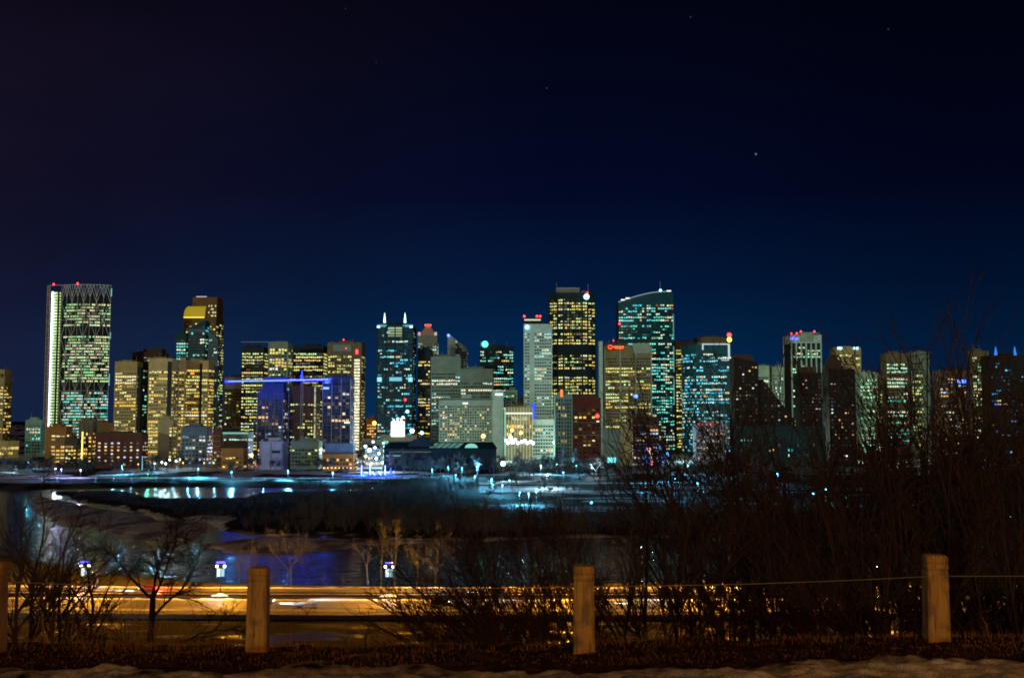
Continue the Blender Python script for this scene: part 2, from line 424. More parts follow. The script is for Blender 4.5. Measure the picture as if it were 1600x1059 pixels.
def massing(name, label, origin, rz, plan, top, wall, pal='straw', lit=.5, run=.6, gain=1.0, pitch=4.0, band=.5, pane=3.0, first=5.0, head=4.0,
            skip=(), edges=None, seed=None, pier=0.0, pierw=.6, pierwall=None, roof='flat', base_z=-1.0, window_name='window_band', rowbias=.6, margin=1.0, blank_cols=None, cat='tower', pane_fill=.74, group=None, glow_rows=None):
    """a building on any ground plan: walls, a ribbon of glazing per storey, piers, a roof with its plant room"""
    rng = random.Random(seed if seed is not None else label)
    root = empty(name, origin, rz); tag(root, label, cat, group)
    k = len(plan); topf = top if callable(top) else (lambda x, y: top)
    tops = [topf(x, y) for x, y in plan]
    MB().prism(plan, base_z, tops).build('wall', wall_mat(wall), root)
    H = max(tops)
    if edges is None: edges = list(range(k - 1)) if k == 4 else list(range(k // 2 + 1))
    nf = int((H - head - first) / pitch)
    E = []
    for e in edges:
        p, q = Vector(plan[e]), Vector(plan[(e + 1) % k]); d = q - p; ln = d.length
        if ln < 1.0: continue
        d /= ln; E.append((e, p, d, ln, Vector((d.y, -d.x))))
    for f in range(nf):
        frac = (f + .5) / nf
        if any(a <= f < b for a, b in skip): continue
        z0 = first + f * pitch; z1 = z0 + pitch * band; mb = MB()
        fb = rng.uniform(1 - rowbias, 1 + rowbias)
        if rowbias > .3 and rng.random() < .07: fb = .12
        elif rowbias > .3 and rng.random() < .07: fb = 1.9
        for (e, p, d, ln, nn) in E:
            mg = min(margin, ln * .15); n = max(1, int(round((ln - 2 * mg) / pane))); w = (ln - 2 * mg) / n
            full = bool(glow_rows) and f in glow_rows
            row = lit_row(rng, n, 1.0 if full else lit, .97 if full else run, PAL[pal], gain * (1.5 if full else 1), 1.0 if full else fb)
            for i in range(n):
                a = p + d * (mg + i * w + w * (1 - pane_fill) / 2) + nn * .15; b = p + d * (mg + (i + 1) * w - w * (1 - pane_fill) / 2) + nn * .15
                m_ = p + d * (mg + (i + .5) * w)
                if z1 > topf(m_.x, m_.y) - head * .6: continue
                if blank_cols and blank_cols(e, (i + .5) / n, frac): continue
                za, zb = z0, z1                       # blinds half drawn, or only the ceiling lights showing
                if not full and max(row[i]) > .1 and (q := rng.random()) < .45:
                    if q < .2: za += (z1 - z0) * rng.uniform(.2, .5)
                    else: zb -= (z1 - z0) * rng.uniform(.15, .5)
                mb.quad((a.x, a.y, za), (b.x, b.y, za), (b.x, b.y, zb), (a.x, a.y, zb), row[i])
        if mb.f: mb.build(window_name, GLASS, root)
    if pier:
        for (e, p, d, ln, nn) in E:
            n = max(1, int(round(ln / pier)))
            for i in range(n + 1):
                c = p + d * (ln * i / n) + nn * .22; h = topf(*(p + d * (ln * i / n))) - .6
                a = c - d * pierw / 2; b = c + d * pierw / 2
                pl = [tuple(a + nn * .35), tuple(b + nn * .35), tuple(b - nn * .2), tuple(a - nn * .2)]
                MB().prism(pl, 0, h).build('pier', wall_mat(pierwall or wall), root)
    cx = sum(x for x, y in plan) / k; cy = sum(y for x, y in plan) / k
    if roof == 'flat':
        mb = MB(); mb.prism([(cx + (x - cx) * 1.004, cy + (y - cy) * 1.004) for x, y in plan], H - .5, H + .9)
        sx = max(x for x, y in plan) - min(x for x, y in plan); sy = max(y for x, y in plan) - min(y for x, y in plan)
        ox = rng.uniform(-.12, .12) * sx
        mb.box(cx + ox - sx * .24, cx + ox + sx * .22, cy - sy * .25, cy + sy * .25, H + .9, H + rng.uniform(2.5, 4.5))
        mb.box(cx + ox + sx * .24, cx + ox + sx * .33, cy - sy * .1, cy + sy * .15, H + .9, H + 2.2)
        mb.box(cx - ox - sx * .40, cx - ox - sx * .32, cy - sy * .3, cy - sy * .18, H + .9, H + 2.6)
        mb.build('roof', wall_mat(wall), root)
        for i in range(rng.randint(0, 3)):
            x_, h_ = cx + sx * rng.uniform(-.42, .42), rng.uniform(4, 11)
            MB().tube([(x_, cy, H + .9), (x_, cy, H + h_)], [.28, .10], 5).build('antenna', wall_mat('mast'), root)
    root['H'] = H
    return root

def tower(name, label, xa, xb, yt, D, L=None, yaw=0.0, **kw):
    """a box tower whose front runs from pixel column xa to xb, D metres out, its roof at row yt"""
    vm = (yt + 690) / 2
    ka = at(xa, vm, 1000).x / 1000; kb = at(xb, vm, 1000).x / 1000
    W0 = (kb - ka) * D; L = L or min(45, max(18, W0 * .7))
    if kb < 0: L = min(L, .20 * W0 / -kb)          # the side wall seen past the front stays inside the outline
    if ka > 0: L = min(L, .20 * W0 / ka)
    xl = ka * (D + L) if ka > 0 else ka * D; xr = kb * (D + L) if kb < 0 else kb * D
    a = Vector((xl, D, 0)); W = xr - xl
    H = at((xa + xb) / 2, yt, D).z
    sh = kw.pop('top', None)
    r = massing(name, label, (a.x, a.y, 0), R(yaw), [(0, 0), (W, 0), (W, L), (0, L)], (lambda x, y: sh(x / W, y / L, H)) if sh else H, **kw)
    r['W'] = W; r['L'] = L
    return r
def beacon(root, x, y, z, col, r=1.3): MB().ball((x, y, z), r, 8, 5).build('beacon', BEACON[col], root)
def mast(root, x, y, z0, z1, r=.35): MB().tube([(x, y, z0), (x, y, z1)], [r, r * .4], 6).build('antenna', wall_mat('mast'), root)
def panel(root, name, x0, x1, z0, z1, m, y=-.4, th=.25):
    return MB().box(x0, x1, y - th, y, z0, z1).build(name, m, root)

OT = 'office_tower'
for u_, c_, p_ in ((120, (.6, 1, .6), 60), (200, (1, .82, .28), 36), (262, (1, .82, .28), 36), (318, (1, .82, .26), 36), (385, (.9, 1, .6), 90), (440, (.5, .6, 1), 90), (520, (.6, .65, 1), 110), (575, (.8, 1, .9), 120),
                   (620, (.20, .8, 1), 60), (675, (.6, 1, .75), 28), (735, (.75, 1, .65), 16), (785, (.6, 1, .8), 18), (845, (.55, 1, .95), 26), (905, (.9, 1, .6), 60), (965, (.95, 1, .7), 90), (1030, (.4, 1, .9), 90), (1110, (.4, .9, 1), 90), (1205, (.8, 1, .7), 110), (1255, (.9, 1, .8), 120), (1320, (.9, 1, .5), 110), (1400, (.7, 1, .6), 120), (1480, (1, .75, .4), 70), (1560, (.3, .5, 1), 12)):
    y_ = 1236 if 390 < u_ < 560 or 866 < u_ < 940 else 1190
    q_ = at(u_, 655, y_); add_light('facade_fill_light', (q_.x, y_, 14), p_ * (1000 if y_ > 1200 else 1350), c_, 2.0)  # unseen lights added between the building rows to brighten the tower facades
# --- west end
t = tower(OT, 'tan office tower with gold windows cut by the left edge of the photo', -45, 18, 578, 1500, wall='tan', pal='gold', lit=.6, gain=.8, band=.48, pitch=4.4, head=12)
for i in range(9): panel(t, 'roof_opening', t['W'] - 4 - i * 4.2, t['W'] - 1.6 - i * 4.2, t['H'] - 10, t['H'] - 5, wall_mat('dark'))
tower('parkade', 'low yellow-lit parkade below the tan tower at the left edge', -60, 30, 690, 1300, L=40, wall='tan', pal='gold', lit=.8, gain=.6, band=.5, pitch=6, first=4, head=2, cat='building')
tower('apartment_block', 'small pale teal apartment block left of the curved latticed tower', 40, 70, 657, 1350, wall='fin_teal', pal='teal', lit=.35, gain=.9, band=.55, pitch=4, pane=2.6, pier=4, pierwall='fin_teal', head=3, cat='building')

def curved_lattice_tower():
    D = 1500; v = 560
    x0, x1 = at(67, v, D).x, at(171, v, D).x; W = x1 - x0; H = at(118, 446, D).z
    xa = at(95, v, D).x - x0                      # where the office face begins
    arc = [(xa + (W - xa) * i / 16, 3 - 13 * math.sin(math.pi * (.12 + .80 * i / 16))) for i in range(17)]
    plan = [(0, 9), (7, 1), (xa - 4, -4)] + arc + [(W - 20, 40), (4, 40)]
    root = empty('crescent_tower', (x0, D, 0)); tag(root, 'tallest curved tower with white diagonal lattice and a bright white glowing strip', 'tower')
    MB().prism(plan, -1, H - 16).build('wall', wall_mat('dark'), root)
    rng = random.Random(3); pitch = 4.05; nf = int((H - 22) / pitch)
    for f in range(2, nf):
        z0 = f * pitch; fr = 446 + (1 - z0 / H) * (694 - 446)
        if 509 < fr < 524 or 591 < fr < 605: continue
        mb = MB(); row = lit_row(rng, 32, .88, .5, PAL['lime'] if fr < 600 else PAL['teal'] + PAL['white'], .85, rng.uniform(.85, 1.1))
        for i in range(16):
            if i < 1 + (2 if rng.random() < .25 else 0): continue
            p, q = Vector(arc[i]), Vector(arc[i + 1]); d = q - p; nn = Vector((d.y, -d.x)).normalized() * .2
            for h in (0, 1):
                a = p + d * (.06 + .5 * h) + nn; b = p + d * (.44 + .5 * h) + nn
                mb.quad((a.x, a.y, z0), (b.x, b.y, z0), (b.x, b.y, z0 + 2.1), (a.x, a.y, z0 + 2.1), row[i * 2 + h])
        mb.build('window_band', GLASS, root)
    # the lit atrium strip: white at its outer edge, greener inwards
    for f in range(2, nf + 4):
        z0 = f * pitch; mb = MB(); t_ = f / nf
        g = 1.5 + 1.0 * max(0, 1 - abs(t_ - .9) * 4)
        xs = [(9.5, 12.5, (1.9, 2.2, 2.0)), (12.7, 15.6, (1.3, 1.8, 1.35)), (15.8, 19.4, (.75, 1.05, .42))]
        for a, b, c in xs:
            w = 1 if a < 12 else rng.uniform(.6, 1)
            ya, yb = 1 - (a - 7) / (xa - 11) * 5, 1 - (b - 7) / (xa - 11) * 5
            mb.quad((a, ya - .3, z0), (b, yb - .3, z0), (b, yb - .3, z0 + (3.9 if a < 12 else 2.7)), (a, ya - .3, z0 + (3.9 if a < 12 else 2.7)), tuple(x * w * .6 * g for x in c))
        mb.quad((22.4, -4.2, z0), (23.9, -4.2, z0), (23.9, -4.2, z0 + 2.4), (22.4, -4.2, z0 + 2.4), (.7, .95, .35))
        mb.quad((7.2, .6, z0), (8.6, .2, z0), (8.6, .2, z0 + 3.2), (7.2, .6, z0 + 3.2), (.16, .02, .07))
        mb.build('atrium_window', GLASS, root)
    # diagonal steel lattice in front of the face
    mb = MB(); T = .36
    def P(i, z): x, y = arc[i]; return (x, y - 1.0, z)
    node = 24.3; lv = [6 + node * i for i in range(int((H - 6) / node) + 1)]; lv = [H - node * i for i in range(int(H / node) + 1)]
    for j in range(len(lv) - 1):
        zt, zb = lv[j], lv[j + 1]
        for i in range(0, 16, 4):
            a, b = (i, i + 2) if j % 2 == 0 else (i + 2, i)
            mb.tube([P(i + 2, zt if j % 2 == 0 else zb), P(i, zb if j % 2 == 0 else zt)], T, 4)
            mb.tube([P(i + 2, zt if j % 2 == 0 else zb), P(i + 4, zb if j % 2 == 0 else zt)], T, 4)
        if j % 2 == 0: 
            mb.tube([P(i, zt) for i in range(17)], T * .8, 4)
    for i in range(0, 17, 2): mb.tube([P(i, 3), P(i, H)], T * .7, 4)
    for j in range(5):
        zt = H - 1 - j * 0; 
    # top truss: open triangles above the last floor
    for i in range(0, 16, 2):
        mb.tube([P(i, H - 17), P(i + 1, H)], T, 4); mb.tube([P(i + 1, H), P(i + 2, H - 17)], T, 4)
    mb.tube([P(i, H) for i in range(17)], T * 1.3, 4)
    # left flank frame
    for z in [H - 12.2 * i for i in range(int(H / 12.2))]: mb.tube([(0, 8, z), (7, 0, z)], T * .8, 4)
    mb.tube([(0, 8, 0), (0, 8, H)], T, 4); mb.tube([(7, 0, 0), (7, 0, H)], T, 4); mb.tube([(3.5, 4, 0), (3.5, 4, H)], T * .7, 4)
    mb.tube([(0, 8, H), (7, 0, H), (xa - 4, -5, H), P(0, H)], T * 1.2, 4)
    mb.build('diagonal_lattice', mat('lattice_steel', (.62, .66, .64), .6, .1, .5), root)
    MB().prism([(x * .96 + 2, y * .8 + 8) for x, y in plan], H - 16.2, H - 9).build('roof', wall_mat('dark'), root)
    beacon(root, 13, -3, H + 1.5, 'red', 1.4); beacon(root, (W + xa) / 2 - 9, arc[7][1] - 1, H + 1.5, 'red', 1.4)
    mb = MB().box(W - .6, W + .2, 1, 2, H - 15, H - 4); mb.box(W - .6, W + .2, 1, 2, H * .40, H * .47); mb.box(W - .6, W + .2, 1, 2, H * .68, H * .72); mb.build('edge_light', lamp_mat('edge_teal', (.2, .8, .7), .8), root)
curved_lattice_tower()

# low brick blocks below the latticed tower
AB = 'apartment_building'
t = tower(AB, 'orange brick building with a blank lit wall, below the latticed tower', 71, 112, 668, 1060, L=25, wall='orange_brick', pal='gold', lit=.7, gain=.8, band=.5, pitch=3.6, pane=5, first=4, head=4, cat='building', blank_cols=lambda e, u, f: e == 0 and not .34 < u < .9)
tower(AB, 'dark stepped apartment building with amber windows beside the orange brick wall', 101, 126, 686, 1030, L=14, wall='brown', pal='gold', lit=.75, gain=1.0, band=.55, pitch=3.6, pane=2.8, head=3, cat='building')
t = tower(AB, 'tan apartment building with bright amber stairwell below the latticed tower', 124, 150, 658, 1045, L=22, wall='dark_tan', pal='amber', lit=.62, run=.3, gain=1.3, band=.6, pitch=3.7, pane=2.6, head=6, cat='building', pier=5)
panel(t, 'stair_window', t['W'] * .22, t['W'] * .30, 6, t['H'] - 10, BEACON['yellow'])
tower(AB, 'block with a flat yellow-lit top behind the long brick building', 140, 178, 661, 1090, L=22, wall='gold_brown', pal='gold', lit=.3, gain=.4, head=9, cat='building')
t = tower(AB, 'long low brick building with columns of white and amber windows', 149, 232, 679, 1035, L=18, wall='brick', pal='mixed', lit=.72, run=.1, gain=2.3, band=.42, pitch=3.3, pane=6.2, pane_fill=.34, first=3, head=2.5, cat='building')
panel(t, 'parapet', 0, t['W'], t['H'] - .4, t['H'] + 2.2, wall_mat('brown'))
# tan twin complex
nt_ = dict(wall='tan', pal='gold', pitch=4.1, band=.50, pane=2.9, head=9, run=.55)
t = tower(OT, 'leftmost tan ribbon-windowed tower of the three gold-lit ones', 178, 222, 566, 1390, L=40, lit=.62, gain=1.1, glow_rows=(14, 23, 4), seed=1, **nt_)
panel(t, 'notch', t['W'] - .1, t['W'] + 4, 0, t['H'] - 6, wall_mat('dark'), y=12, th=10)
tower(OT, 'narrow dark tower with green windows between the two left tan towers', 220, 233, 569, 1415, L=30, wall='dark', pal='green', lit=.35, gain=.6, pitch=4.1, band=.5)
t = tower(OT, 'tallest middle tan tower with wide gold ribbons and a dark corner slot', 231, 277, 561, 1350, L=44, lit=.6, gain=1.15, glow_rows=(9, 22, 26), seed=2, **nt_)
panel(t, 'corner_slot', t['W'] - 5.5, t['W'] - .3, 0, t['H'] - 3, wall_mat('dark'), y=-.2)
tower(OT, 'narrow tan slab stepping back on the right of the middle tan tower', 278, 291, 563, 1372, L=36, lit=.62, gain=1.0, seed=7, **nt_)
t = tower(OT, 'rightmost tan tower of the gold-lit trio with orange window near its top', 288, 334, 564, 1400, L=40, lit=.6, gain=1.2, glow_rows=(11, 19, 22, 25), seed=4, **nt_)
panel(t, 'corner_slot', t['W'] * .63, t['W'] * .74, 0, t['H'] - 3, wall_mat('dark'), y=-.2)
panel(t, 'lit_window', t['W'] * .24, t['W'] * .40, t['H'] - 17, t['H'] - 14.5, lamp_mat('lamp_orange_room', (1, .35, .03), 1.4))
t = tower(OT, 'dark brown tower roof showing behind the tan trio', 205, 262, 551, 1560, L=30, wall='brown', pal='amber', lit=.3, gain=.3, pitch=4, pane=5, head=3)
MB().box(t['W'] * .35, t['W'] * .95, 4, 24, t['H'], t['H'] + 6).build('plant_room', wall_mat('brown'), t); mast(t, 6, 5, t['H'], t['H'] + 9); mast(t, 2, 8, t['H'], t['H'] + 6)
# gold-crowned tower and glass neighbour
def gold_crown():
    t = tower(OT, 'tall brown tower with a curved yellow-lit crown and stepped top', 285, 348, 497, 1650, L=45, wall='gold_brown', pal='straw', lit=.45, gain=.9, pitch=4.2, band=.5, pane=2.8, head=3, roof=None, glow_rows=(0,))
    W, H = t['W'], t['H']; h1 = at(300, 462, 1650).z - H
    MB().box(W * .20, W * .98, 10, 40, H, H + h1 - 1).build('crown_block', wall_mat('gold_brown'), t)
    MB().box(W * .70, W, 4, 40, H, H + h1 * .92).build('crown_block', wall_mat('gold_brown'), t)
    mb = MB()                                     # the lit vault leaning back from the cornice
    for i in range(8):
        a0, a1 = i / 8 * 1.4, (i + 1) / 8 * 1.4
        y0, y1 = 9 - 9 * math.cos(a0), 9 - 9 * math.cos(a1); z0, z1 = H + 2 + 17 * math.sin(a0), H + 2 + 17 * math.sin(a1)
        e0, e1 = W * (.10 * (a0 / 1.4) ** 2), W * (.10 * (a1 / 1.4) ** 2)
        mb.quad((e0, y0 - .5, z0), (W * .66, y0 - .5, z0), (W * .66, y1 - .5, z1), (e1, y1 - .5, z1))
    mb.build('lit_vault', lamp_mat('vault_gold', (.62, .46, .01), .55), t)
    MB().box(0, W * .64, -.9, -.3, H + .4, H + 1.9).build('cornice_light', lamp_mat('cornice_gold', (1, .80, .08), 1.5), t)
    for k in range(4):
        mb = MB(); rng = random.Random(k)
        for i in range(6): mb.quad((W * (.74 + i * .04), 3.7, H + 3 + k * 5), (W * (.77 + i * .04), 3.7, H + 3 + k * 5), (W * (.77 + i * .04), 3.7, H + 5.2 + k * 5), (W * (.74 + i * .04), 3.7, H + 5.2 + k * 5), (.9, .8, .4) if rng.random() < .5 else (.02, .02, .01))
        mb.build('window_band', GLASS, t)
    MB().box(W * .30, W * .62, 12, 14, H + h1 - .8, H + h1 + .6).build('roof_light', lamp_mat('roof_pale', (.8, .7, .8), .7), t)
gold_crown()
tower(OT, 'lower teal glass tower block left of the slanted glass tower', 273, 294, 522, 1480, L=30, wall='teal_glass', pal='teal', lit=.62, run=.75, gain=1.0, pitch=4.2, band=.5, head=2)
t = tower(OT, 'dark glass tower with a slanted pale top in front of the gold-crowned tower', 292, 326, 512, 1465, L=40, wall='teal_glass', pal='teal', lit=.30, gain=.8, pitch=4.2, band=.55, head=6, top=lambda u, w, H: H + (10 * u), roof=None)
panel(t, 'top_screen', .4, t['W'] - .4, t['H'] - 16, t['H'] - 11.5, wall_mat('blue_grey'))
tower(OT, 'grey glass slab with green windows standing right of the slanted tower', 324, 343, 516, 1470, L=34, wall='blue_grey', pal='green', lit=.32, run=.3, gain=.9, pitch=4.2, band=.5, pane=2.4, head=8, top=lambda u, w, H: H - 12 * u, roof=None)
t = tower(OT, 'slim brown tower with a pale flat top behind the end of the blue crane', 350, 382, 588, 1500, wall='dark_tan', pal='straw', lit=.22, gain=.9, pitch=4.2, pane=2.8, head=20, pier=8)
panel(t, 'top_screen', .3, t['W'] - .3, t['H'] - 17, t['H'] - 1, wall_mat('lavender'))
t = tower(OT, 'dark ribbon-windowed tower under the left arm of the blue crane', 376, 420, 543, 1480, L=36, wall='dark', pal='straw', lit=.62, run=.85, gain=1.0, pitch=4.3, band=.46, glow_rows=(20, 24), head=3)
t = tower(OT, 'pale concrete grid tower joined to the dark ribbon tower', 419, 456, 536, 1470, L=36, wall='grey', pal='straw', lit=.5, run=.8, gain=.9, pitch=4.3, band=.66, pane=4, pier=9, pierw=1.4, head=3, glow_rows=(19,))
panel(t, 'roof_rail', -38, t['W'], t['H'] + 1, t['H'] + 2.0, wall_mat('grey'))
t = tower(OT, 'striped ribbon tower left of the tower with the red beacon', 457, 512, 541, 1560, L=40, wall='dark', pal='straw', lit=.70, run=.9, gain=.9, pitch=4.6, band=.48, head=3)
t = tower(OT, 'olive grid tower with a bright stair strip and a red beacon', 511, 570, 536, 1500, L=40, wall='dark_tan', pal='straw', lit=.58, gain=.95, pitch=4.2, band=.55, pane=3, pier=7, head=14, blank_cols=lambda e, u, f: e == 0 and u > .74)
panel(t, 'top_panel', t['W'] * .16, t['W'] * .70, t['H'] - 11, t['H'] - 2, wall_mat('grey'))
mb = MB(); rng = random.Random(8)
for f in range(int((t['H'] - 24) / 4.2)):
    for c in range(3): 
        b = rng.uniform(.8, 1.8); mb.quad((t['W'] * (.80 + .055 * c), -.7, 4 + f * 4.2), (t['W'] * (.85 + .055 * c), -.7, 4 + f * 4.2), (t['W'] * (.85 + .055 * c), -.7, 6.8 + f * 4.2), (t['W'] * (.80 + .055 * c), -.7, 6.8 + f * 4.2), (b, b * .95, b * .6))
mb.build('stair_strip', GLASS, t)
panel(t, 'beacon', t['W'] * .84, t['W'] * .90, t['H'] - 15, t['H'] - 9, BEACON['red']); beacon(t, t['W'] * .46, 3, t['H'] + 5, 'red', 1.1); beacon(t, t['W'] * .55, -1, t['H'] - 7, 'red', .7)
# condominiums by the river
CT = 'condominium_tower'
t = tower(CT, 'blue-tinted glass condominium with a stepped top under the crane', 402, 449, 612, 1160, L=24, wall='blue_glass', pal='mixed', lit=.24, run=.35, gain=1.25, pitch=3.5, band=.66, pane=3.6, head=4, pier=8, pierwall='blue_grey', roof=None)
W, H = t['W'], t['H']
for i in range(3): MB().box(W * (.10 + .07 * i), W * (.99 - .01 * i), 1 + 2 * i, 22 - i, H + 3.6 * i, H + 3.6 * (i + 1)).build('stepped_roof', wall_mat('blue_glass'), t)
tower(CT, 'dark unfinished condominium with a hoist strip behind the crane mast', 452, 500, 604, 1175, L=24, wall='brown', pal='straw', lit=.52, run=.3, gain=.8, pitch=3.5, band=.45, pane=2.8, head=14, pier=6, pierwall='brown')
t2 = tower('builders_hoist', 'tall lit builders hoist on the front of the dark unfinished condominium', 490.5, 494, 600, 1168, L=3, wall='steel', pal='straw', lit=1, run=1, gain=.85, pitch=1.75, band=.6, pane=1.2, margin=.1, first=2, head=1, roof=None, edges=[0], cat='hoist', rowbias=0)
t = tower(CT, 'wide blue glass condominium with pale floor grid right of the hoist', 504, 553, 590, 1150, L=26, wall='blue_glass', pal='mixed', lit=.20, run=.35, gain=1.4, pitch=3.5, band=.72, pane=4.2, head=3, pier=10, pierw=.5, pierwall='lavender')
for z in range(1, 9): panel(t, 'floor_edge', 0, t['W'], t['H'] * z / 9, t['H'] * z / 9 + .45, wall_mat('blue_grey'), y=-.3)
panel(t, 'sign_light', t['W'] * .02, t['W'] * .22, t['H'] - 12, t['H'] - 10, BEACON['blue'])
panel(t, 'sign_light', t['W'] * .80, t['W'] * .98, t['H'] * .47, t['H'] * .47 + .7, BEACON['cyan'])
# riverfront low buildings
t = tower('warehouse', 'plain lavender-white windowless block on the riverfront', 405, 450, 691, 1010, L=22, wall='lavender', pal='blue', lit=0, gain=.1, pitch=40, first=200, head=1, cat='building')
for i in range(5): panel(t, 'window', t['W'] * (.55 + .07 * i), t['W'] * (.60 + .07 * i), t['H'] * .60, t['H'] * .70, wall_mat('dark'))
for i in range(3): panel(t, 'pilaster', t['W'] * (.02 + .47 * i), t['W'] * (.04 + .47 * i), 0, t['H'] - .3, wall_mat('blue_grey'))
tower(AB, 'low green-lit apartment terrace between the windowless block and the brick pavilion', 454, 504, 690, 1020, L=20, wall='green_grey', pal='straw', lit=.36, run=.3, gain=.9, pitch=3.4, band=.5, pane=3.2, first=3, head=2, cat='building')
t = tower('pavilion', 'long brick pavilion with a dark roof and a row of warm globe lamps', 504, 558, 709, 985, L=24, wall='orange_brick', pal='amber', lit=.6, run=.4, gain=.9, pitch=3.6, band=.5, pane=2.8, first=1.5, head=1, cat='building', roof=None)
W, H = t['W'], t['H']; MB().prism([(-.6, -.6), (W + .6, -.6), (W - 2, 14), (2, 14)], H, H + .6).build('eave', wall_mat('brown'), t)
MB().box(1, W - 1, 5, 22, H + .5, H + 9.5).build('roof', wall_mat('blue_grey'), t)
for i in range(8): MB().ball((W * (.06 + .125 * i), -1.3, 2.6), .42, 8, 5).build('globe_lamp', lamp_mat('globe_warm', (1, .66, .26), 5), t)
tower(AB, 'dim dark glass building with blue windows left of the brick stair tower', 283, 332, 668, 1060, L=20, wall='blue_grey', pal='mixed', lit=.42, run=.3, gain=.95, pitch=3.6, band=.55, pane=3.4, first=3, head=3, cat='building')
t = tower(AB, 'narrow brick stair tower with lit orange floor edges', 333, 348, 673, 1045, L=14, wall='brick', pal='amber', lit=.35, gain=.5, pitch=3.6, band=.5, pane=3, first=3, head=2, cat='building')
for z in range(1, 7): panel(t, 'floor_edge', 0, t['W'], t['H'] * z / 7, t['H'] * z / 7 + .6, wall_mat('orange_brick'), y=-.3)
tower(AB, 'beige stair block with one column of lit windows before the tan trio', 247, 276, 657, 1080, L=18, wall='tan', pal='straw', lit=.9, run=.1, gain=1.2, pitch=3.5, band=.5, pane=2.5, head=2, cat='building', blank_cols=lambda e, u, f: e == 0 and not (.30 < u < .42 or u > .82))
t = tower('office_block', 'low wide office block with bright white floors behind the orange-lit house', 348, 396, 676, 1180, L=24, wall='green_grey', pal='white', lit=.75, run=.8, gain=1.3, pitch=4, band=.5, pane=3, first=3, head=2, cat='building')
panel(t, 'roof_light', 0, t['W'], t['H'] - 1.2, t['H'] + .6, lamp_mat('roof_teal', (.35, .8, .65), .6))
t = tower('house', 'orange floodlit gabled house beside the sodium lamp', 346, 388, 700, 1000, L=18, wall='orange_brick', pal='amber', lit=.4, gain=.7, pitch=4, band=.4, first=2, head=2, cat='building', roof=None)
W, H = t['W'], t['H']; mb = MB(); mb.v = [(0, 0, H), (W, 0, H), (W, 18, H), (0, 18, H), (0, 9, H + 7), (W, 9, H + 7)]; mb.f = [(0, 1, 5, 4), (2, 3, 4, 5), (3, 0, 4), (1, 2, 5)]; mb.build('roof', wall_mat('brown'), t)
# --- centre
def antenna_tower():
    t = tower(OT, 'dark blue glass tower with two white spired masts on its roof', 589, 649, 508, 1450, L=42, wall='teal_glass', pal='cyan', lit=.36, run=.45, gain=.85, pitch=4.1, band=.52, pane=2.7, head=5, roof=None, pier=11.4, pierw=1.5, pierwall='dark', skip=((9, 10), (22, 23), (33, 34)))
    W, H = t['W'], t['H']
    for s, n in ((.17, 0), (.75, 1)):
        MB().box(W * s - 6, W * s + 6, 8, 20, H, H + 4).build('roof_step', wall_mat('teal_glass'), t)
        MB().tube([(W * s, 12, H + 4), (W * s, 12, H + 9), (W * s, 12, H + 18)], [1.6, 1.3, .15], 8).build('spire', lamp_mat('spire_white', (.55, .92, 1), 3.0), t)
    MB().box(W * .28, W * .72, 5, 34, H - 1, H + 4).build('roof', wall_mat('dark'), t)
    for k in range(4): panel(t, 'crown_window', W * .30, W * .69, H - 5 - 3.4 * k, H - 3.0 - 3.4 * k, lamp_mat('crown_straw%d' % k, (.62, .80, .42), (.75, .5, .55, .35)[k]), y=-.25)
    for s0, s1 in ((0, .26), (.72, 1.0)): panel(t, 'crown_light', W * s0, W * s1, H - 2.4, H + .8, lamp_mat('crown_cyan', (.10, .42, .62), .8), y=-.2)
    for s in (.03, .95): panel(t, 'corner_lamp', W * s - 2, W * s + 2, H - 3.5, H - .8, lamp_mat('lamp_ice', (.6, .95, 1), 2.2))
    z = H * .565
    panel(t, 'sky_lobby', W * .35, W * .70, z, z + 5, lamp_mat('lobby_cyan', (.25, .75, .95), .75))
    for s in (.07, .94): panel(t, 'sky_lobby', W * s - 3, W * s + 3, z - 1, z + 5, lamp_mat('lobby_cyan2', (.3, .85, 1), 1.1))
    for (u, v, c, r) in ((.80, .42, 'red', 1.6), (.86, .33, 'cyan', 2.0), (.74, .285, 'cyan', 1.6), (.70, .235, 'cyan', 2.2), (.53, .175, 'cyan', 2.6)): beacon(t, W * u, -.9, H * v, c, r)
antenna_tower()
t = tower('podium', 'pillared podium with a huge glowing white screen under the twin-spired tower', 594, 655, 679, 1330, L=30, wall='dark_tan', pal='green', lit=.4, gain=.8, pitch=5, band=.6, first=12, head=1, cat='building', roof=None)
W, H = t['W'], t['H']
panel(t, 'screen', W * .30, W * .66, H - 2, H + 16, lamp_mat('screen_white', (.95, 1, .98), 4.0), y=-1.0)
for i in range(3): panel(t, 'screen', W * (.34 + .1 * i), W * (.40 + .1 * i), H + 16.3, H + 19 + 2 * (i == 1), lamp_mat('screen_white2', (.6, .95, 1), 1.6), y=-1.0)
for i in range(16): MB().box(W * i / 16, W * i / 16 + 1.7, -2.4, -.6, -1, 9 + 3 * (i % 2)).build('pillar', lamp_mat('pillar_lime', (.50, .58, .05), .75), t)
t = tower(OT, 'tower with a stepped pyramid top and red roof lamps behind the twin-spired tower', 652, 685, 524, 1650, L=34, wall='grey', pal='white', lit=.6, run=.6, gain=.65, pitch=4.4, band=.5, head=8, roof=None)
W, H = t['W'], t['H']; hp = at(668, 508, 1650).z - H
mb = MB(); mb.prism([(0, 0), (W, 0), (W, 34), (0, 34)], H, H + 1)
for i in range(5):
    a = .10 + .062 * i; mb.box(W * a, W * (1 - a), 34 * a, 34 * (1 - a), H + hp * .19 * i, H + hp * .19 * (i + 1))
mb.build('pyramid_roof', mat('roof_pink', (.42, .26, .22), .7, .1, .3), t)
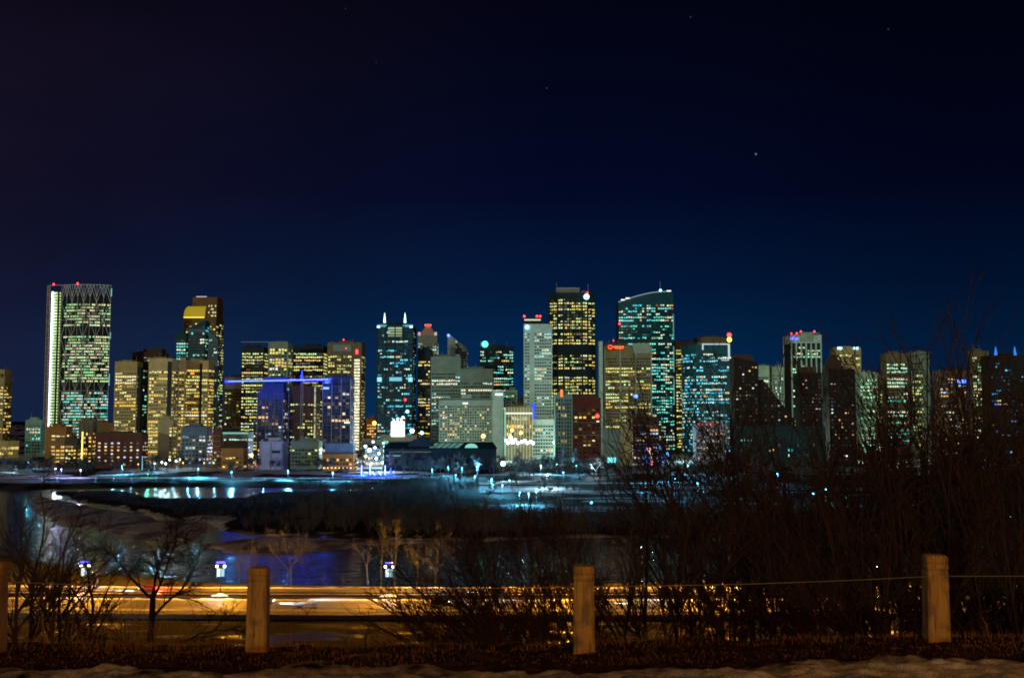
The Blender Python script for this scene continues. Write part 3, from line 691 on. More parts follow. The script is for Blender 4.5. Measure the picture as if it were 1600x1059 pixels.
for s in (0, 1): MB().box(W * (.02 + .84 * s), W * (.14 + .84 * s), -.5, 3, H, H + 5).build('corner_lamp', lamp_mat('lamp_rose', (1, .75, .65), .6), t)
for i in range(3): beacon(t, W * (.38 + .12 * i), 10, H + hp + 1, 'red', 1.5)
def wedge_top():
    t = tower(OT, 'white tower with a sharply sloping wedge top and a blue corner lamp', 699, 731, 520, 1680, L=30, wall='pale', pal='white', lit=.25, gain=.5, pitch=4.2, band=.55, pane=3.4, head=8, roof=None, top=lambda u, w, H: H - (0 if u < .35 else (u - .35) / .65 * 24), blank_cols=lambda e, u, f: e == 0 and u < .36)
    W, H = t['W'], t['H']
    beacon(t, 1.5, -1, H - 4, 'blue', 2.2)
    for i in range(8):
        x = W * (.42 + .07 * i); MB().box(x, x + .8, -.5, -.16, H - 40, H - 14 - (x / W - .35) / .65 * 22).build('louvre', wall_mat('dark'), t)
wedge_top()
tower(OT, 'dark tower with stacked gold windows left of the grey ribbon tower', 652, 676, 546, 1480, L=36, wall='dark', pal='gold', lit=.55, run=.7, gain=.9, pitch=4.2, band=.5, pane=2.6, head=12)
t = tower(OT, 'grey ribbon office tower with a blank band of concrete at its top', 673, 722, 558, 1420, L=40, wall='green_grey', pal='white', lit=.42, run=.7, gain=1.0, pitch=4.3, band=.45, head=16)
t = tower(OT, 'lower grey ribbon tower with one bright white floor behind the hotel', 719, 771, 577, 1400, L=40, wall='green_grey', pal='white', lit=.32, run=.6, gain=.9, pitch=4.3, band=.45, head=12, glow_rows=(18,))
t = tower('hotel', 'long hotel slab with scattered yellow windows and a lit sign on its end wall', 686, 770, 626, 1300, L=18, wall='grey', pal='gold', lit=.30, run=.1, gain=1.7, pitch=3.3, band=.58, pane=2.9, pane_fill=.6, first=4, head=3, cat='building', rowbias=.15)
W, H = t['W'], t['H']
MB().box(W + .2, W + 13, -2, 20, -1, H + 12).build('end_wall', wall_mat('pale'), t)
MB().box(W - 2, W + .1, -1.5, 20, -1, H + 12).build('end_wall', wall_mat('green_grey'), t)
panel(t, 'sign', W + 3.4, W + 12, H + 6.6, H + 8.6, lamp_mat('sign_white', (.85, 1, 1), 2.2), y=-2.1)
panel(t, 'sign', W * .44, W * .54, H - 4, H - 2, lamp_mat('sign_white3', (.85, 1, 1), 1.2))
MB().box(W * .42, W * .60, 4, 14, H, H + 8).build('plant_room', wall_mat('grey'), t)
t = tower(OT, 'dark tower with dotted teal windows and a bright green beacon', 749, 803, 542, 1580, L=40, wall='dark', pal='teal', lit=.62, run=.5, gain=.9, pitch=4.3, band=.48, pane=2.8, head=2)
beacon(t, t['W'] * .16, -1, t['H'] + 4, 'green', 4.4); mast(t, t['W'] * .04, 1, t['H'], t['H'] + 8); beacon(t, t['W'] * .98, -1, t['H'] * .58, 'red', 1.6)
tower('office_block', 'small green grid block right of the hotel end wall', 789, 808, 610, 1330, L=24, wall='green_grey', pal='green', lit=.2, gain=.5, pitch=4, band=.6, pane=2.6, head=3, cat='building')
t = tower('office_block', 'low block with one bright ribbon of windows left of the pale narrow tower', 806, 828, 623, 1380, L=24, wall='dark_tan', pal='straw', lit=.7, run=.9, gain=.9, pitch=5, band=.4, head=4, cat='building')
t = tower('arcade', 'low pillared arcade glowing orange at street level', 790, 832, 636, 1260, L=24, wall='dark_tan', pal='amber', lit=.6, run=.6, gain=.9, pitch=9, band=.42, first=18, head=3, pier=3.4, pierw=.9, pierwall='tan', cat='building')
panel(t, 'top_floor', 0, t['W'], t['H'] - 8, t['H'] - 6, lamp_mat('ribbon_white', (.85, 1, .8), 1.0), y=-.9)
panel(t, 'side_light', -1.6, .2, 4, t['H'] - 2, lamp_mat('side_mint', (.35, 1, .6), .55))
def pale_tower():
    t = tower(OT, 'pale narrow tower with rounded floors and a blue-lit corner', 818, 863, 506, 1330, L=34, yaw=0, wall='pale', pal='white', lit=.34, run=.4, gain=1.0, pitch=3.9, band=.42, pane=3.1, head=9, roof=None, blank_cols=lambda e, u, f: e == 0 and u < .34 and (u > .17))
    W, H = t['W'], t['H']
    MB().box(W * .30, W * .34, -.5, 2, 0, H - 2).build('corner_rib', wall_mat('pale'), t)
    MB().box(0, W * .62, 6, 26, H, H + 9).build('roof', wall_mat('dark'), t)
    panel(t, 'roof_light', W * .02, W * .60, H + 4.5, H + 6.5, lamp_mat('roof_amber', (.9, .8, .5), .8), y=5.8)
    for s in (.02, .47, .58): beacon(t, W * s, 5, H + 10, 'red', 1.4)
    beacon(t, W * .12, -1.2, H - 4, 'cyan', 2.3)
    MB().box(W * .26, W * .40, -1.0, -.6, H * .10, H * .40).build('blue_light', lamp_mat('corner_blue', (.02, .08, 1), 1.4), t)
pale_tower()
tower('annex', 'low white annex with square windows at the foot of the pale tower', 826, 866, 656, 1270, L=20, wall='pale', pal='white', lit=.25, gain=.7, pitch=4, band=.5, pane=3.2, head=2, cat='building')
def octagon_tower():
    D = 1450; x0, x1 = at(859, 540, D).x, at(931, 540, D).x; W = x1 - x0; H = at(895, 458, D).z; c = W * .17
    plan = [(0, c), (c, 0), (W - c, 0), (W, c), (W, W - c), (W - c, W), (c, W), (0, W - c)]
    t = massing(OT, 'big dark tower with cut corners and glowing yellow floors', (x0, D, 0), 0, plan, H, 'dark', pal='straw', lit=.80, run=.5, gain=1.2, pitch=4.15, band=.50, pane=2.9, head=4, edges=[7, 0, 1, 2, 3], skip=((31, 34), (24, 26), (12, 13)), pier=8, pierw=1.6, rowbias=.45)
    MB().box(W * .16, W * .66, 8, 40, H + .8, H + 8.5).build('plant_room', wall_mat('steel'), t)
    MB().box(W * .62, W * .84, 14, 30, H + .8, H + 5).build('plant_room', wall_mat('steel'), t)
    beacon(t, W * .80, -2, H - 5, 'cyan', 3.6); beacon(t, W * .82, -2, H, 'red', 1.2); mast(t, W * .84, 4, H, H + 14); mast(t, W * .16, 10, H, H + 16)
octagon_tower()
t = tower('office_block', 'grey finned office block at the foot of the big yellow-lit tower', 866, 894, 617, 1180, L=28, wall='fin_teal', pal='amber', lit=.12, gain=.8, pitch=4, band=.7, pane=2.2, head=2, pier=3.2, pierw=.8, pierwall='fin_teal', cat='building')
MB().box(t['W'] * .30, t['W'] * .46, -.6, .4, t['H'] - 2, t['H'] + 6).build('roof_light', lamp_mat('roof_orange', (1, .25, .04), 1.2), t)
t = tower(AB, 'red brick hotel with a cluster of square yellow windows', 893, 939, 622, 1175, L=26, wall='brick', pal='gold', lit=.16, run=.1, gain=2.2, pitch=4.2, band=.5, pane=4.4, pane_fill=.6, head=9, cat='building', rowbias=.1)
for z in (.42, .62): panel(t, 'floor_edge', 0, t['W'], t['H'] * z, t['H'] * z + .5, wall_mat('grey'), y=-.3)
beacon(t, t['W'] * .87, -1.2, t['H'] * .72, 'red', 2.0); panel(t, 'plant_room', 2, t['W'] * .9, t['H'], t['H'] + 4, wall_mat('brown'), y=8, th=5)
# --- right of centre
t = tower(OT, 'thin white windowless slab edge rising beside the brick hotel', 935, 942, 533, 1440, L=30, wall='pale', pal='white', lit=0, first=500, head=1, roof=None)
def sign_tower():
    t = tower(OT, 'ribbon tower with a glowing red sign near its top', 941, 1018, 541, 1450, L=42, wall='dark_tan', pal='straw', lit=.55, run=.85, gain=.9, pitch=4.3, band=.46, pane=3, head=10, pier=19, pierw=1.6, pierwall='grey')
    W, H = t['W'], t['H']; red = lamp_mat('sign_red', (1, .06, .01), 3.2)
    cx, cz = W * .12, H - 1
    mb = MB(); pts = [(cx + 2.6 * math.cos(a), -.9, cz + 2.3 * math.sin(a)) for a in np.linspace(0, 2 * math.pi, 17)]; mb.tube(pts, .55, 5, False); mb.build('sign_ring', red, t)
    mb = MB(); mb.box(cx + 4, cx + 18, -1.0, -.5, cz - .5, cz + 1.3); mb.box(cx + 6, cx + 17, -1.0, -.5, cz - 2.0, cz - .8); mb.build('sign_bar', red, t)
    panel(t, 'sign_board', 0, W * .38, H - 5, H + 3.4, wall_mat('brown'), y=-.2); MB().box(W * .02, W * .36, 2, 14, H, H + 5).build('plant_room', wall_mat('brown'), t)
    for i in range(3): mast(t, W * (.1 + .1 * i), 6, H + 4, H + 9 + 3 * (i % 2)); 
    beacon(t, W * .2, 5, H + 8, 'red', .8)
    panel(t, 'top_screen', W * .60, W * .98, H - 9, H + 4, wall_mat('grey'), y=-.3)
    panel(t, 'sign_panel', W * .62, W * .70, H * .52, H * .55, BEACON['blue'])
sign_tower()
def sail_tower():
    D = 1500; x0, x1 = at(967, 540, D).x, at(1053, 560, D).x; W = x1 - x0
    zl, zr = at(967, 472, D).z, at(1042, 456, D).z
    arc = [(W * i / 12, 4 - 9 * math.sin(math.pi * (.10 + .75 * i / 12))) for i in range(13)]
    plan = arc + [(W, 40), (0, 40)]
    top = lambda x, y: zl + (zr - zl) * math.sin(min(1, x / (W * .9)) * math.pi / 2)
    t = massing(OT, 'tall teal glass tower with a curved roof line rising to a mast', (x0, D, 0), 0, plan, top, 'teal_glass', pal='teal', lit=.62, run=.75, gain=.9, pitch=4.1, band=.52, pane=2.9, head=16, margin=.1, edges=list(range(12)), roof=None, rowbias=.5, skip=((36, 37),))
    mb = MB(); mb.tube([(x, y - .3, top(x, y) + .3) for x, y in arc[:12]], .55, 5); mb.build('roof_edge', lamp_mat('edge_white', (.55, .7, .75), .5), t)
    for i, c in ((1, (1, .9, .7)), (2, (1, .9, .7)), (11, (1, .8, .6))):
        x, y = arc[i]; MB().box(x - 3, x + 3, y - 1, y, top(x, y) + .3, top(x, y) + 1.8).build('roof_lamp', lamp_mat('roof_lamp', (1, .9, .75), 1.6), t)
    x, y = arc[9]; mast(t, x + 2, 6, top(x, y), top(x, y) + 16, .5); beacon(t, x + 2, 5, top(x, y) + 3, 'cyan', 1.8)
    beacon(t, 1, -1, zl - 30, 'red', 1.6); panel(t, 'ledge_light', 4, 20, zl - 27, zl - 25.5, lamp_mat('ledge_cyan', (.25, .8, .95), .9), y=-3.5)
    for k in range(3): panel(t, 'corner_strip', W * .985, W * 1.005, zr * (.30 + .2 * k), zr * (.46 + .2 * k), lamp_mat('strip_teal', (.25, .7, .6), .35), y=-1)
sail_tower()
tower(OT, 'tan tower with stacked white windows right of the sail-roofed tower', 1050, 1086, 534, 1600, L=36, wall='dark_tan', pal='straw', lit=.72, run=.7, gain=1.0, pitch=4.4, band=.5, pane=2.8, head=9)
tower(OT, 'brown flat-topped tower behind the curved teal glass building', 1084, 1142, 528, 1640, L=36, wall='dark_tan', pal='gold', lit=.35, run=.5, gain=.6, pitch=4.4, head=9)
def teal_curve():
    D = 1400; x0, x1 = at(1072, 590, D).x, at(1143, 590, D).x; W = x1 - x0; H = at(1110, 538, D).z
    arc = [(W * (1 - math.cos(i / 8 * math.pi / 2)) * .38, 34 * (1 - math.sin(i / 8 * math.pi / 2))) for i in range(9)] + [(W * .7, 0), (W, 0)]
    plan = arc + [(W, 40), (0, 40)]
    t = massing(OT, 'curved teal glass building with a white framed top and a corner beacon', (x0, D, 0), 0, plan, H, 'teal_glass', pal='cyan', lit=.62, run=.7, gain=.9, pitch=4.1, band=.55, pane=2.7, head=9, margin=.05, edges=list(range(10)), roof=None, rowbias=.4)
    mb = MB(); mb.box(W * .36, W * .97, -.8, .2, H - .4, H + 1.0); mb.box(W * .93, W * .97, -.8, .2, H - 20, H - .4); mb.box(W * .36, W * .39, -.8, .2, H - 7, H - .4); mb.build('roof_frame', lamp_mat('frame_white', (.75, .9, .95), .7), t)
    MB().box(W * .3, W * .9, 8, 30, H, H + 3).build('roof', wall_mat('grey'), t)
    beacon(t, W * .96, -1.5, H + 6, 'yellow', 3.2); beacon(t, W * .96, -1.5, H + 12, 'red', 3.0); mast(t, W * .96, -1, H, H + 13)
    MB().box(W * .78, W * 1.06, -1, 0, H - 21, H - 19.6).build('ledge_light', lamp_mat('ledge_blue', (.5, .6, 1), .8), t)
teal_curve()
# dark riverside apartment blocks (silhouettes with a few warm windows)
dk = dict(wall='dusk', pal='mixed', run=.1, gain=1.1, pitch=3.6, band=.42, pane=3.4, pane_fill=.5, cat='building', rowbias=.2, roof=None)
t = tower(AB, 'dark brown apartment block with a slanted roof and few warm windows', 1140, 1186, 566, 1120, L=26, lit=.13, head=5, top=lambda u, w, H: H + (5 if u < .5 else 0), **dk)
MB().box(t['W'] * .1, t['W'] * .8, 2, 20, t['H'] - 5.2, t['H'] + 3).build('roof', wall_mat('brown'), t)
tower('terrace_wing', 'dark apartment wing whose roof slopes down to the right', 1184, 1242, 592, 1105, L=24, lit=.10, head=3, top=lambda u, w, H: H - u * 42, **dk)
tower(OT, 'green-tinged grey tower behind the stepped dark apartments', 1180, 1203, 572, 1380, L=26, wall='green_grey', pal='green', lit=.5, gain=1.3, pitch=4.2, head=9)
tower(OT, 'pale tower with dotted windows left of the white finned tower', 1202, 1226, 574, 1400, L=26, wall='grey', pal='white', lit=.4, run=.2, gain=1.3, pitch=4, pane_fill=.6, head=5)
def finned_tower():
    t = tower(OT, 'white finned tower with a blue sign and red roof lamps', 1226, 1284, 522, 1450, L=40, wall='dark', pal='green', lit=.32, run=.7, gain=.8, pitch=4.1, band=.55, pane=2.9, head=14, pier=7.0, pierw=2.0, pierwall='pale', roof=None, glow_rows=(19, 14))
    W, H = t['W'], t['H']
    MB().box(-.9, W + .9, -1.1, 41, H - 12, H - 1).build('top_band', wall_mat('pale'), t)
    MB().box(W * .28, W * .74, -1.6, 30, H - 10, H + 2.5).build('plant_screen', wall_mat('grey'), t); MB().box(W * .76, W, 4, 34, H - 1, H + 2.5).build('roof', wall_mat('grey'), t)
    mb = MB(); pts = [(W * .10 + 6 * math.cos(a), H - 6 + 2.0 * math.sin(a)) for a in np.linspace(0, 2 * math.pi, 15)[:-1]]
    mb.v = [(x, -1.5, z) for x, z in pts] + [(x, -1.25, z) for x, z in pts]; mb.f = [tuple(range(14))] + [(i, i + 14, (i + 1) % 14 + 14, (i + 1) % 14) for i in range(14)]; mb.build('sign', lamp_mat('sign_blue', (.10, .12, 1), 2.6), t)
    for s in (0, .19, .33, .78): beacon(t, W * s, -1, H + (1 if s < .2 else 3.5), 'red', 1.3)
    mb = MB()
    for i in range(22): mb.box(W + .05, W + .6, 3, 36, H - 22 - i * 4.1, H - 20.4 - i * 4.1)
    mb.build('side_louvre', wall_mat('pale'), t)
finned_tower()
t = tower(AB, 'dark rounded-top apartment tower standing before the white finned tower', 1243, 1285, 582, 1090, L=26, lit=.12, head=4, **dk)
W, H = t['W'], t['H']; MB().prism([(W * .12, 3), (W * .8, 3), (W * .8, 22), (W * .12, 22)], H, H + 6).build('roof', wall_mat('brown'), t)
t = tower(AB, 'dark apartment tower with a pyramid roof and a row of amber windows', 1286, 1336, 576, 1100, L=28, lit=.14, head=3, pier=7, pierwall='dusk', **dk)
W, H = t['W'], t['H']; mb = MB(); mb.v = [(0, 0, H), (W * .62, 0, H), (W * .62, 26, H), (0, 26, H), (W * .2, 12, H + 15), (W * .42, 12, H + 15)]; mb.f = [(0, 1, 5, 4), (1, 2, 5), (2, 3, 4, 5), (3, 0, 4)]; mb.build('roof', wall_mat('brown'), t)
t = tower(OT, 'tan tower with two ice-blue lamps on its roof corners', 1299, 1346, 543, 1520, L=34, wall='tan', pal='straw', lit=.38, run=.7, gain=1.3, pitch=4.3, pane=3, head=5, pier=9, pierw=1.4)
for s in (.14, .80): panel(t, 'roof_lamp', t['W'] * s - 3.4, t['W'] * s + 3.4, t['H'] - 2.6, t['H'] + .8, lamp_mat('lamp_ice2', (.30, .85, 1), 3.0), y=-.6)
tower(OT, 'stepped office block with green and yellow floors right of the pyramid-roofed tower', 1337, 1372, 582, 1350, L=30, wall='green_grey', pal='green', lit=.7, run=.6, gain=1.3, pitch=4.2, head=5, glow_rows=(2,))
tower('office_block', 'low dark block with dotted yellow windows behind the bushes', 1364, 1380, 588, 1420, L=22, wall='dark_tan', pal='straw', lit=.4, gain=.7, pitch=4.2, head=3, cat='building')
t = tower(OT, 'bright green ribbon-windowed tower behind the tall bushes', 1377, 1420, 553, 1500, L=34, wall='dark_tan', pal='teal', lit=.88, run=.92, gain=1.1, pitch=5.0, band=.48, head=8)
tower(OT, 'grey concrete slab tower right of the green ribbon tower', 1418, 1454, 551, 1520, L=34, wall='grey', pal='straw', lit=.4, gain=1.3, pitch=4.2, head=12, blank_cols=lambda e, u, f: e == 0 and u > .6)
t = tower('office_block', 'low dark block with a deep blue lit sign behind the tall bushes', 1458, 1512, 580, 1300, L=26, wall='brown', pal='mixed', lit=.3, gain=.7, pitch=4, head=5, cat='building')
panel(t, 'sign_light', t['W'] * .58, t['W'] * .96, t['H'] - 14, t['H'] - 10, BEACON['blue'])
tower(OT, 'mottled green-windowed tower left of the blue-lit building frame', 1513, 1547, 549, 1450, L=30, wall='dark_tan', pal='green', lit=.5, gain=.7, pitch=4.2, head=4)
t = tower('building_frame', 'unfinished tower outlined in blue work lights behind the right-hand bushes', 1534, 1606, 556, 1350, L=30, wall='dusk', pal='blue', lit=.22, run=.4, gain=.7, pitch=4.2, band=.4, head=3, cat='building')
for s in (.2, .72): MB().tube([(t['W'] * s, 3, t['H']), (t['W'] * s, 3, t['H'] + 12)], [2.4, .3], 4).build('mast', lamp_mat('mast_blue', (.03, .25, 1), 1.0), t)
tower(OT, 'dim teal-windowed tower at the right edge behind the bushes', 1592, 1660, 562, 1420, L=30, wall='dark_tan', pal='teal', lit=.4, gain=.7, pitch=4.2, head=4)
# low things along the river road at the right, mostly behind twigs
t = tower('office_block', 'terraced dark low block with pale floor slabs right of the red-signed tower', 985, 1030, 655, 1150, L=22, wall='brown', pal='mixed', lit=.25, gain=.7, pitch=3.6, band=.5, head=2, cat='building')
for z in range(1, 7): panel(t, 'floor_edge', -1, t['W'] + 1, t['H'] * z / 7, t['H'] * z / 7 + .7, wall_mat('lavender'), y=-.3)
tower('office_block', 'pale pink low block with orange roof lamps under the curved teal building', 1082, 1136, 664, 1120, L=22, wall='lavender', pal='mixed', lit=.3, gain=.8, pitch=3.6, band=.5, pane_fill=.5, head=2, cat='building')
t = [o for o in COL.objects if o.get('label', '').startswith('pale pink low block')][0]
for i in range(7): MB().ball((t['W'] * (.08 + .13 * i), -1, t['H'] + 1), 1.0, 7, 4).build('roof_lamp', lamp_mat('lamp_rust', (1, .16, .02), 1.6), t)
tower('hall', 'round tan hall beside the park trees', 968, 988, 668, 1080, L=18, wall='tan', pal='amber', lit=0, first=400, head=1, cat='building')
t = tower('hall', 'teal-lit low hall left of the round tan hall', 940, 970, 672, 1095, L=16, wall='grey', pal='teal', lit=0, first=400, head=1, cat='building')
panel(t, 'door_light', t['W'] * .25, t['W'] * .72, 3, 8, lamp_mat('door_teal', (.2, .85, .85), 1.4))
tower('arena', 'long dim teal-lit wall seen through the right-hand twigs', 1140, 1290, 668, 1060, L=30, wall='arena', pal='teal', lit=.06, gain=.7, pitch=5, band=.5, pane_fill=.4, head=4, cat='building')
# market hall in the middle
def market_hall():
    D = 1010; x0, x1 = at(600, 690, D).x, at(775, 690, D).x; W = x1 - x0; h = at(690, 701, D).z
    root = empty('market_hall', (x0, D, 0)); tag(root, 'long low dark market hall with green skylights in its roof', 'building')
    MB().box(0, W, 0, 30, -1, h).build('wall', wall_mat('market'), root)
    mb = MB(); mb.v = [(-1, -1, h), (W + 1, -1, h), (W + 1, 31, h), (-1, 31, h), (3, 15, h + 6), (W - 3, 15, h + 6)]; mb.f = [(0, 1, 5, 4), (1, 2, 5), (2, 3, 4, 5), (3, 0, 4)]; mb.build('roof', wall_mat('market'), root)
    mb = MB(); pts = [(W * .33 + 12 * math.cos(a), 3 + 6 * math.sin(a) * .0, h + 2 + 8 * math.sin(a)) for a in np.linspace(0, math.pi, 9)]
    mb.v = [(x, 1, z) for x, y, z in pts] + [(x, 22, z) for x, y, z in pts]; mb.f = [tuple(range(8, -1, -1))] + [(i, i + 9, i + 10, i + 1) for i in range(8)][::-1]; mb.build('barrel_roof', wall_mat('dark'), root)
    for i in range(5):
        x = W * (.40 + .055 * i); mb = MB(); mb.quad((x, 1.0, h + .9), (x + 4.2, 1.0, h + .9), (x + 9.2, 12, h + 5.1), (x + 5.0, 12, h + 5.1)); mb.build('skylight', lamp_mat('skylight_green', (.18, .50, .40), .45), root)
    mb = MB(); pts = [(W * .78 + 6 * math.cos(a), h + 1 + 4 * math.sin(a)) for a in np.linspace(0, math.pi, 9)]; mb.v = [(x, -.9, z) for x, z in pts]; mb.f = [tuple(range(8, -1, -1))]; mb.build('gable_window', lamp_mat('gable_mint', (.25, .75, .62), .9), root)
    panel(root, 'eave_light', W * .05, W * .42, h - 3, h - 2.5, lamp_mat('eave_olive', (.5, .5, .15), .3)); panel(root, 'eave_light', W * .02, W * .16, h - 7, h - 5.6, lamp_mat('eave_cyan', (.15, .55, .6), .5))
market_hall()
# bright street between the pavilion and the market hall
def bright_street():
    D = 1120; specs = [(566, 601, 686, 'shop_row', 'white-lit shop canopy at the end of the bright street', 'white', 2.4), (570, 598, 700, 'shop_row', 'bright shop front with pink-white windows on the bright street', 'mixed', 3.0)]
    for i, (a, b, v, n, lab, pal, g) in enumerate(specs):
        tower(n, lab, a, b, v, D - 60 * i, L=12, wall='pale', pal=pal, lit=.95, run=.5, gain=g * .9, pitch=5, band=.5, pane=2.4, first=2, head=1.5, cat='building', roof=None)
    mb = MB()
bright_street()
t = tower('gatehouse', 'orange-lit low building behind the bright street', 572, 592, 655, 1500, L=20, wall='orange_brick', pal='amber', lit=.5, gain=1.2, pitch=4, head=3, cat='building')

# --- the tower crane with blue lights
def crane():
    D = 1140; m = at(472, 596, D); root = empty('tower_crane', (m.x, D, 0)); tag(root, 'tower crane with its long arm outlined in blue lights', 'crane')
    z = m.z; xl = at(352, 597, D).x - m.x; xr = at(518, 592, D).x - m.x; za = at(472, 578, D).z
    st = wall_mat('steel'); bl = lamp_mat('crane_blue', (.005, .012, 1), 16.0); wl = lamp_mat('crane_white', (.35, .45, 1), 2.6)
    mb = MB()
    for sx in (-1, 1):
        for sy in (-1, 1): mb.tube([(sx, sy, 0), (sx, sy, z)], .16, 4)
    for i in range(int(z / 3)): mb.tube([(-1 if i % 2 else 1, -1, i * 3), (1 if i % 2 else -1, -1, i * 3 + 3)], .1, 3)
    mb.build('mast', st, root)
    def truss(name, xa, xb, za_, zb_):
        mb = MB(); n = int(abs(xb - xa) / 3)
        for k in range(n):
            a, b = k / n, (k + 1) / n; A = (xa + (xb - xa) * a, 0, za_ + (zb_ - za_) * a); B = (xa + (xb - xa) * b, 0, za_ + (zb_ - za_) * b)
            mb.tube([(A[0], -.8, A[2]), (B[0], -.8, B[2])], .14, 3); mb.tube([(A[0], .8, A[2]), (B[0], .8, B[2])], .14, 3); mb.tube([(A[0], 0, A[2] + 1.7), (B[0], 0, B[2] + 1.7)], .14, 3)
            mb.tube([(A[0], -.8, A[2]), ((A[0] + B[0]) / 2, 0, A[2] + 1.7)], .09, 3); mb.tube([((A[0] + B[0]) / 2, 0, A[2] + 1.7), (B[0], -.8, B[2])], .09, 3)
        return mb.build(name, st, root)
    j = truss('jib', 0, xl, z + 1.5, z); c = truss('counter_jib', 0, xr, z + 1.5, z + 2.5)
    MB().tube([(0, -1.1, z + 1.5), (xl, -1.1, z)], .75, 5).build('light_string', bl, j); MB().tube([(xl * .0, -1.8, z + 1.6), (xl * .96, -1.8, z + .1)], .22, 5).build('light_tube', wl, j)
    MB().tube([(0, -1.1, z + 1.5), (xr, -1.1, z + 2.5)], .75, 5).build('light_string', bl, c); MB().tube([(0, -1.8, z + 1.6), (xr * .9, -1.8, z + 2.5)], .22, 5).build('light_tube', wl, c)
    for f_ in (.15, .4, .65, .9): add_light('crane_string_light', (m.x + xl * f_, D - 3.5, z - 2), 4500, (.04, .08, 1), 1.0)
    for f_ in (.3, .85): add_light('crane_string_light', (m.x + xr * f_, D - 3.5, z - 2), 4500, (.04, .08, 1), 1.0)
    mb = MB(); mb.tube([(-1, 0, z + 1), (0, 0, za)], .2, 4); mb.tube([(1, 0, z + 1), (0, 0, za)], .2, 4); a = mb.build('apex', st, root)
    MB().tube([(0, -.8, z + 2), (0, -.8, za)], [.9, .35], 5).build('light_string', bl, a)
    mb = MB(); mb.tube([(0, 0, za), (xl * .55, 0, z + 2.5)], .07, 3); mb.tube([(0, 0, za), (xr * .8, 0, z + 3)], .07, 3); mb.build('tie_bar', st, root)
    MB().box(xr - 7, xr - 1, -1.2, 1.2, z - 2, z + 2).build('counterweight', wall_mat('grey'), root); MB().box(.6, 3, -2.4, -.2, z - 1.6, z + 1).build('cab', wall_mat('pale'), root)
crane()
t = tower(OT, 'dark slab with blue work lights on its upper floors just under the crane arm', 409, 452, 590, 1300, L=24, wall='blue_glass', pal='blue', lit=.5, run=.8, gain=.35, pitch=4, band=.6, head=2)

# ------------------------------------------------------------------ bare trees and shrubs
BARK = mat('bark', (.052, .054, .064), .9, .35, 3.0, stretch=(1, 1, .3))
BARK_DARK = mat('bark_dark', (.024, .0095, .004), .9, .4, 6.0, stretch=(1, 1, .3))
BARK_FAR = mat('bark_far', (.085, .080, .075), .95, .3, .2)
def unit(v): return v.normalized() if v.length > 1e-6 else Vector((0, 0, 1))
THICK = [1.0]
def grow(mb, rng, p, d, ln, r, lvl, spec):
    """one branch as a tapered bent tube, with its side branches"""
    n, wob, up, kids, ang, ratio, k, rmin = spec[lvl][:8]
    rmin *= THICK[0]; pts = [p.copy()]; rad = [r]; dirs = []; q = p.copy(); dd = d.copy()
    for i in range(n):
        dd = unit(dd + Vector((rng.gauss(0, wob), rng.gauss(0, wob), rng.gauss(0, wob) + up)))
        q = q + dd * (ln / n); pts.append(q.copy()); dirs.append(dd.copy()); rad.append(max(rmin, r * (1 - .80 * (i + 1) / n)))
    mb.tube(pts, rad, k, cap=False)
    if lvl + 1 >= len(spec): return
    cnt = kids if isinstance(kids, int) else rng.randint(*kids)
    for c in range(cnt):
        t = rng.uniform(.22, 1.0) if lvl else rng.uniform(spec[0][8] if len(spec[0]) > 8 else .3, 1.0)
        f = t * n; i = min(n - 1, int(f)); pos = pts[i].lerp(pts[i + 1], f - i); base = dirs[i]
        side = unit(base.cross(Vector((rng.gauss(0, 1), rng.gauss(0, 1), rng.gauss(0, 1)))))
        a = rng.uniform(*ang); nd = unit(base * math.cos(a) + side * math.sin(a))
        rr = max(spec[lvl + 1][7] * THICK[0], r * (1 - .75 * t) * rng.uniform(.45, .75))
        grow(mb, rng, pos, nd, ln * ratio * rng.uniform(.6, 1.15) * (1.15 - .55 * t), rr, lvl + 1, spec)

def root_obj(name, mesh_parts, loc, label, cat, group=None):
    root = empty(name, loc); tag(root, label, cat, group)
    for nm, me in mesh_parts:
        o = bpy.data.objects.new(nm, me); COL.objects.link(o); o.parent = root
    return root

def to_mesh(mb, name, m):
    me = mb.mesh(name); me.materials.append(m); me.polygons.foreach_set('use_smooth', [True] * len(me.polygons)); return me

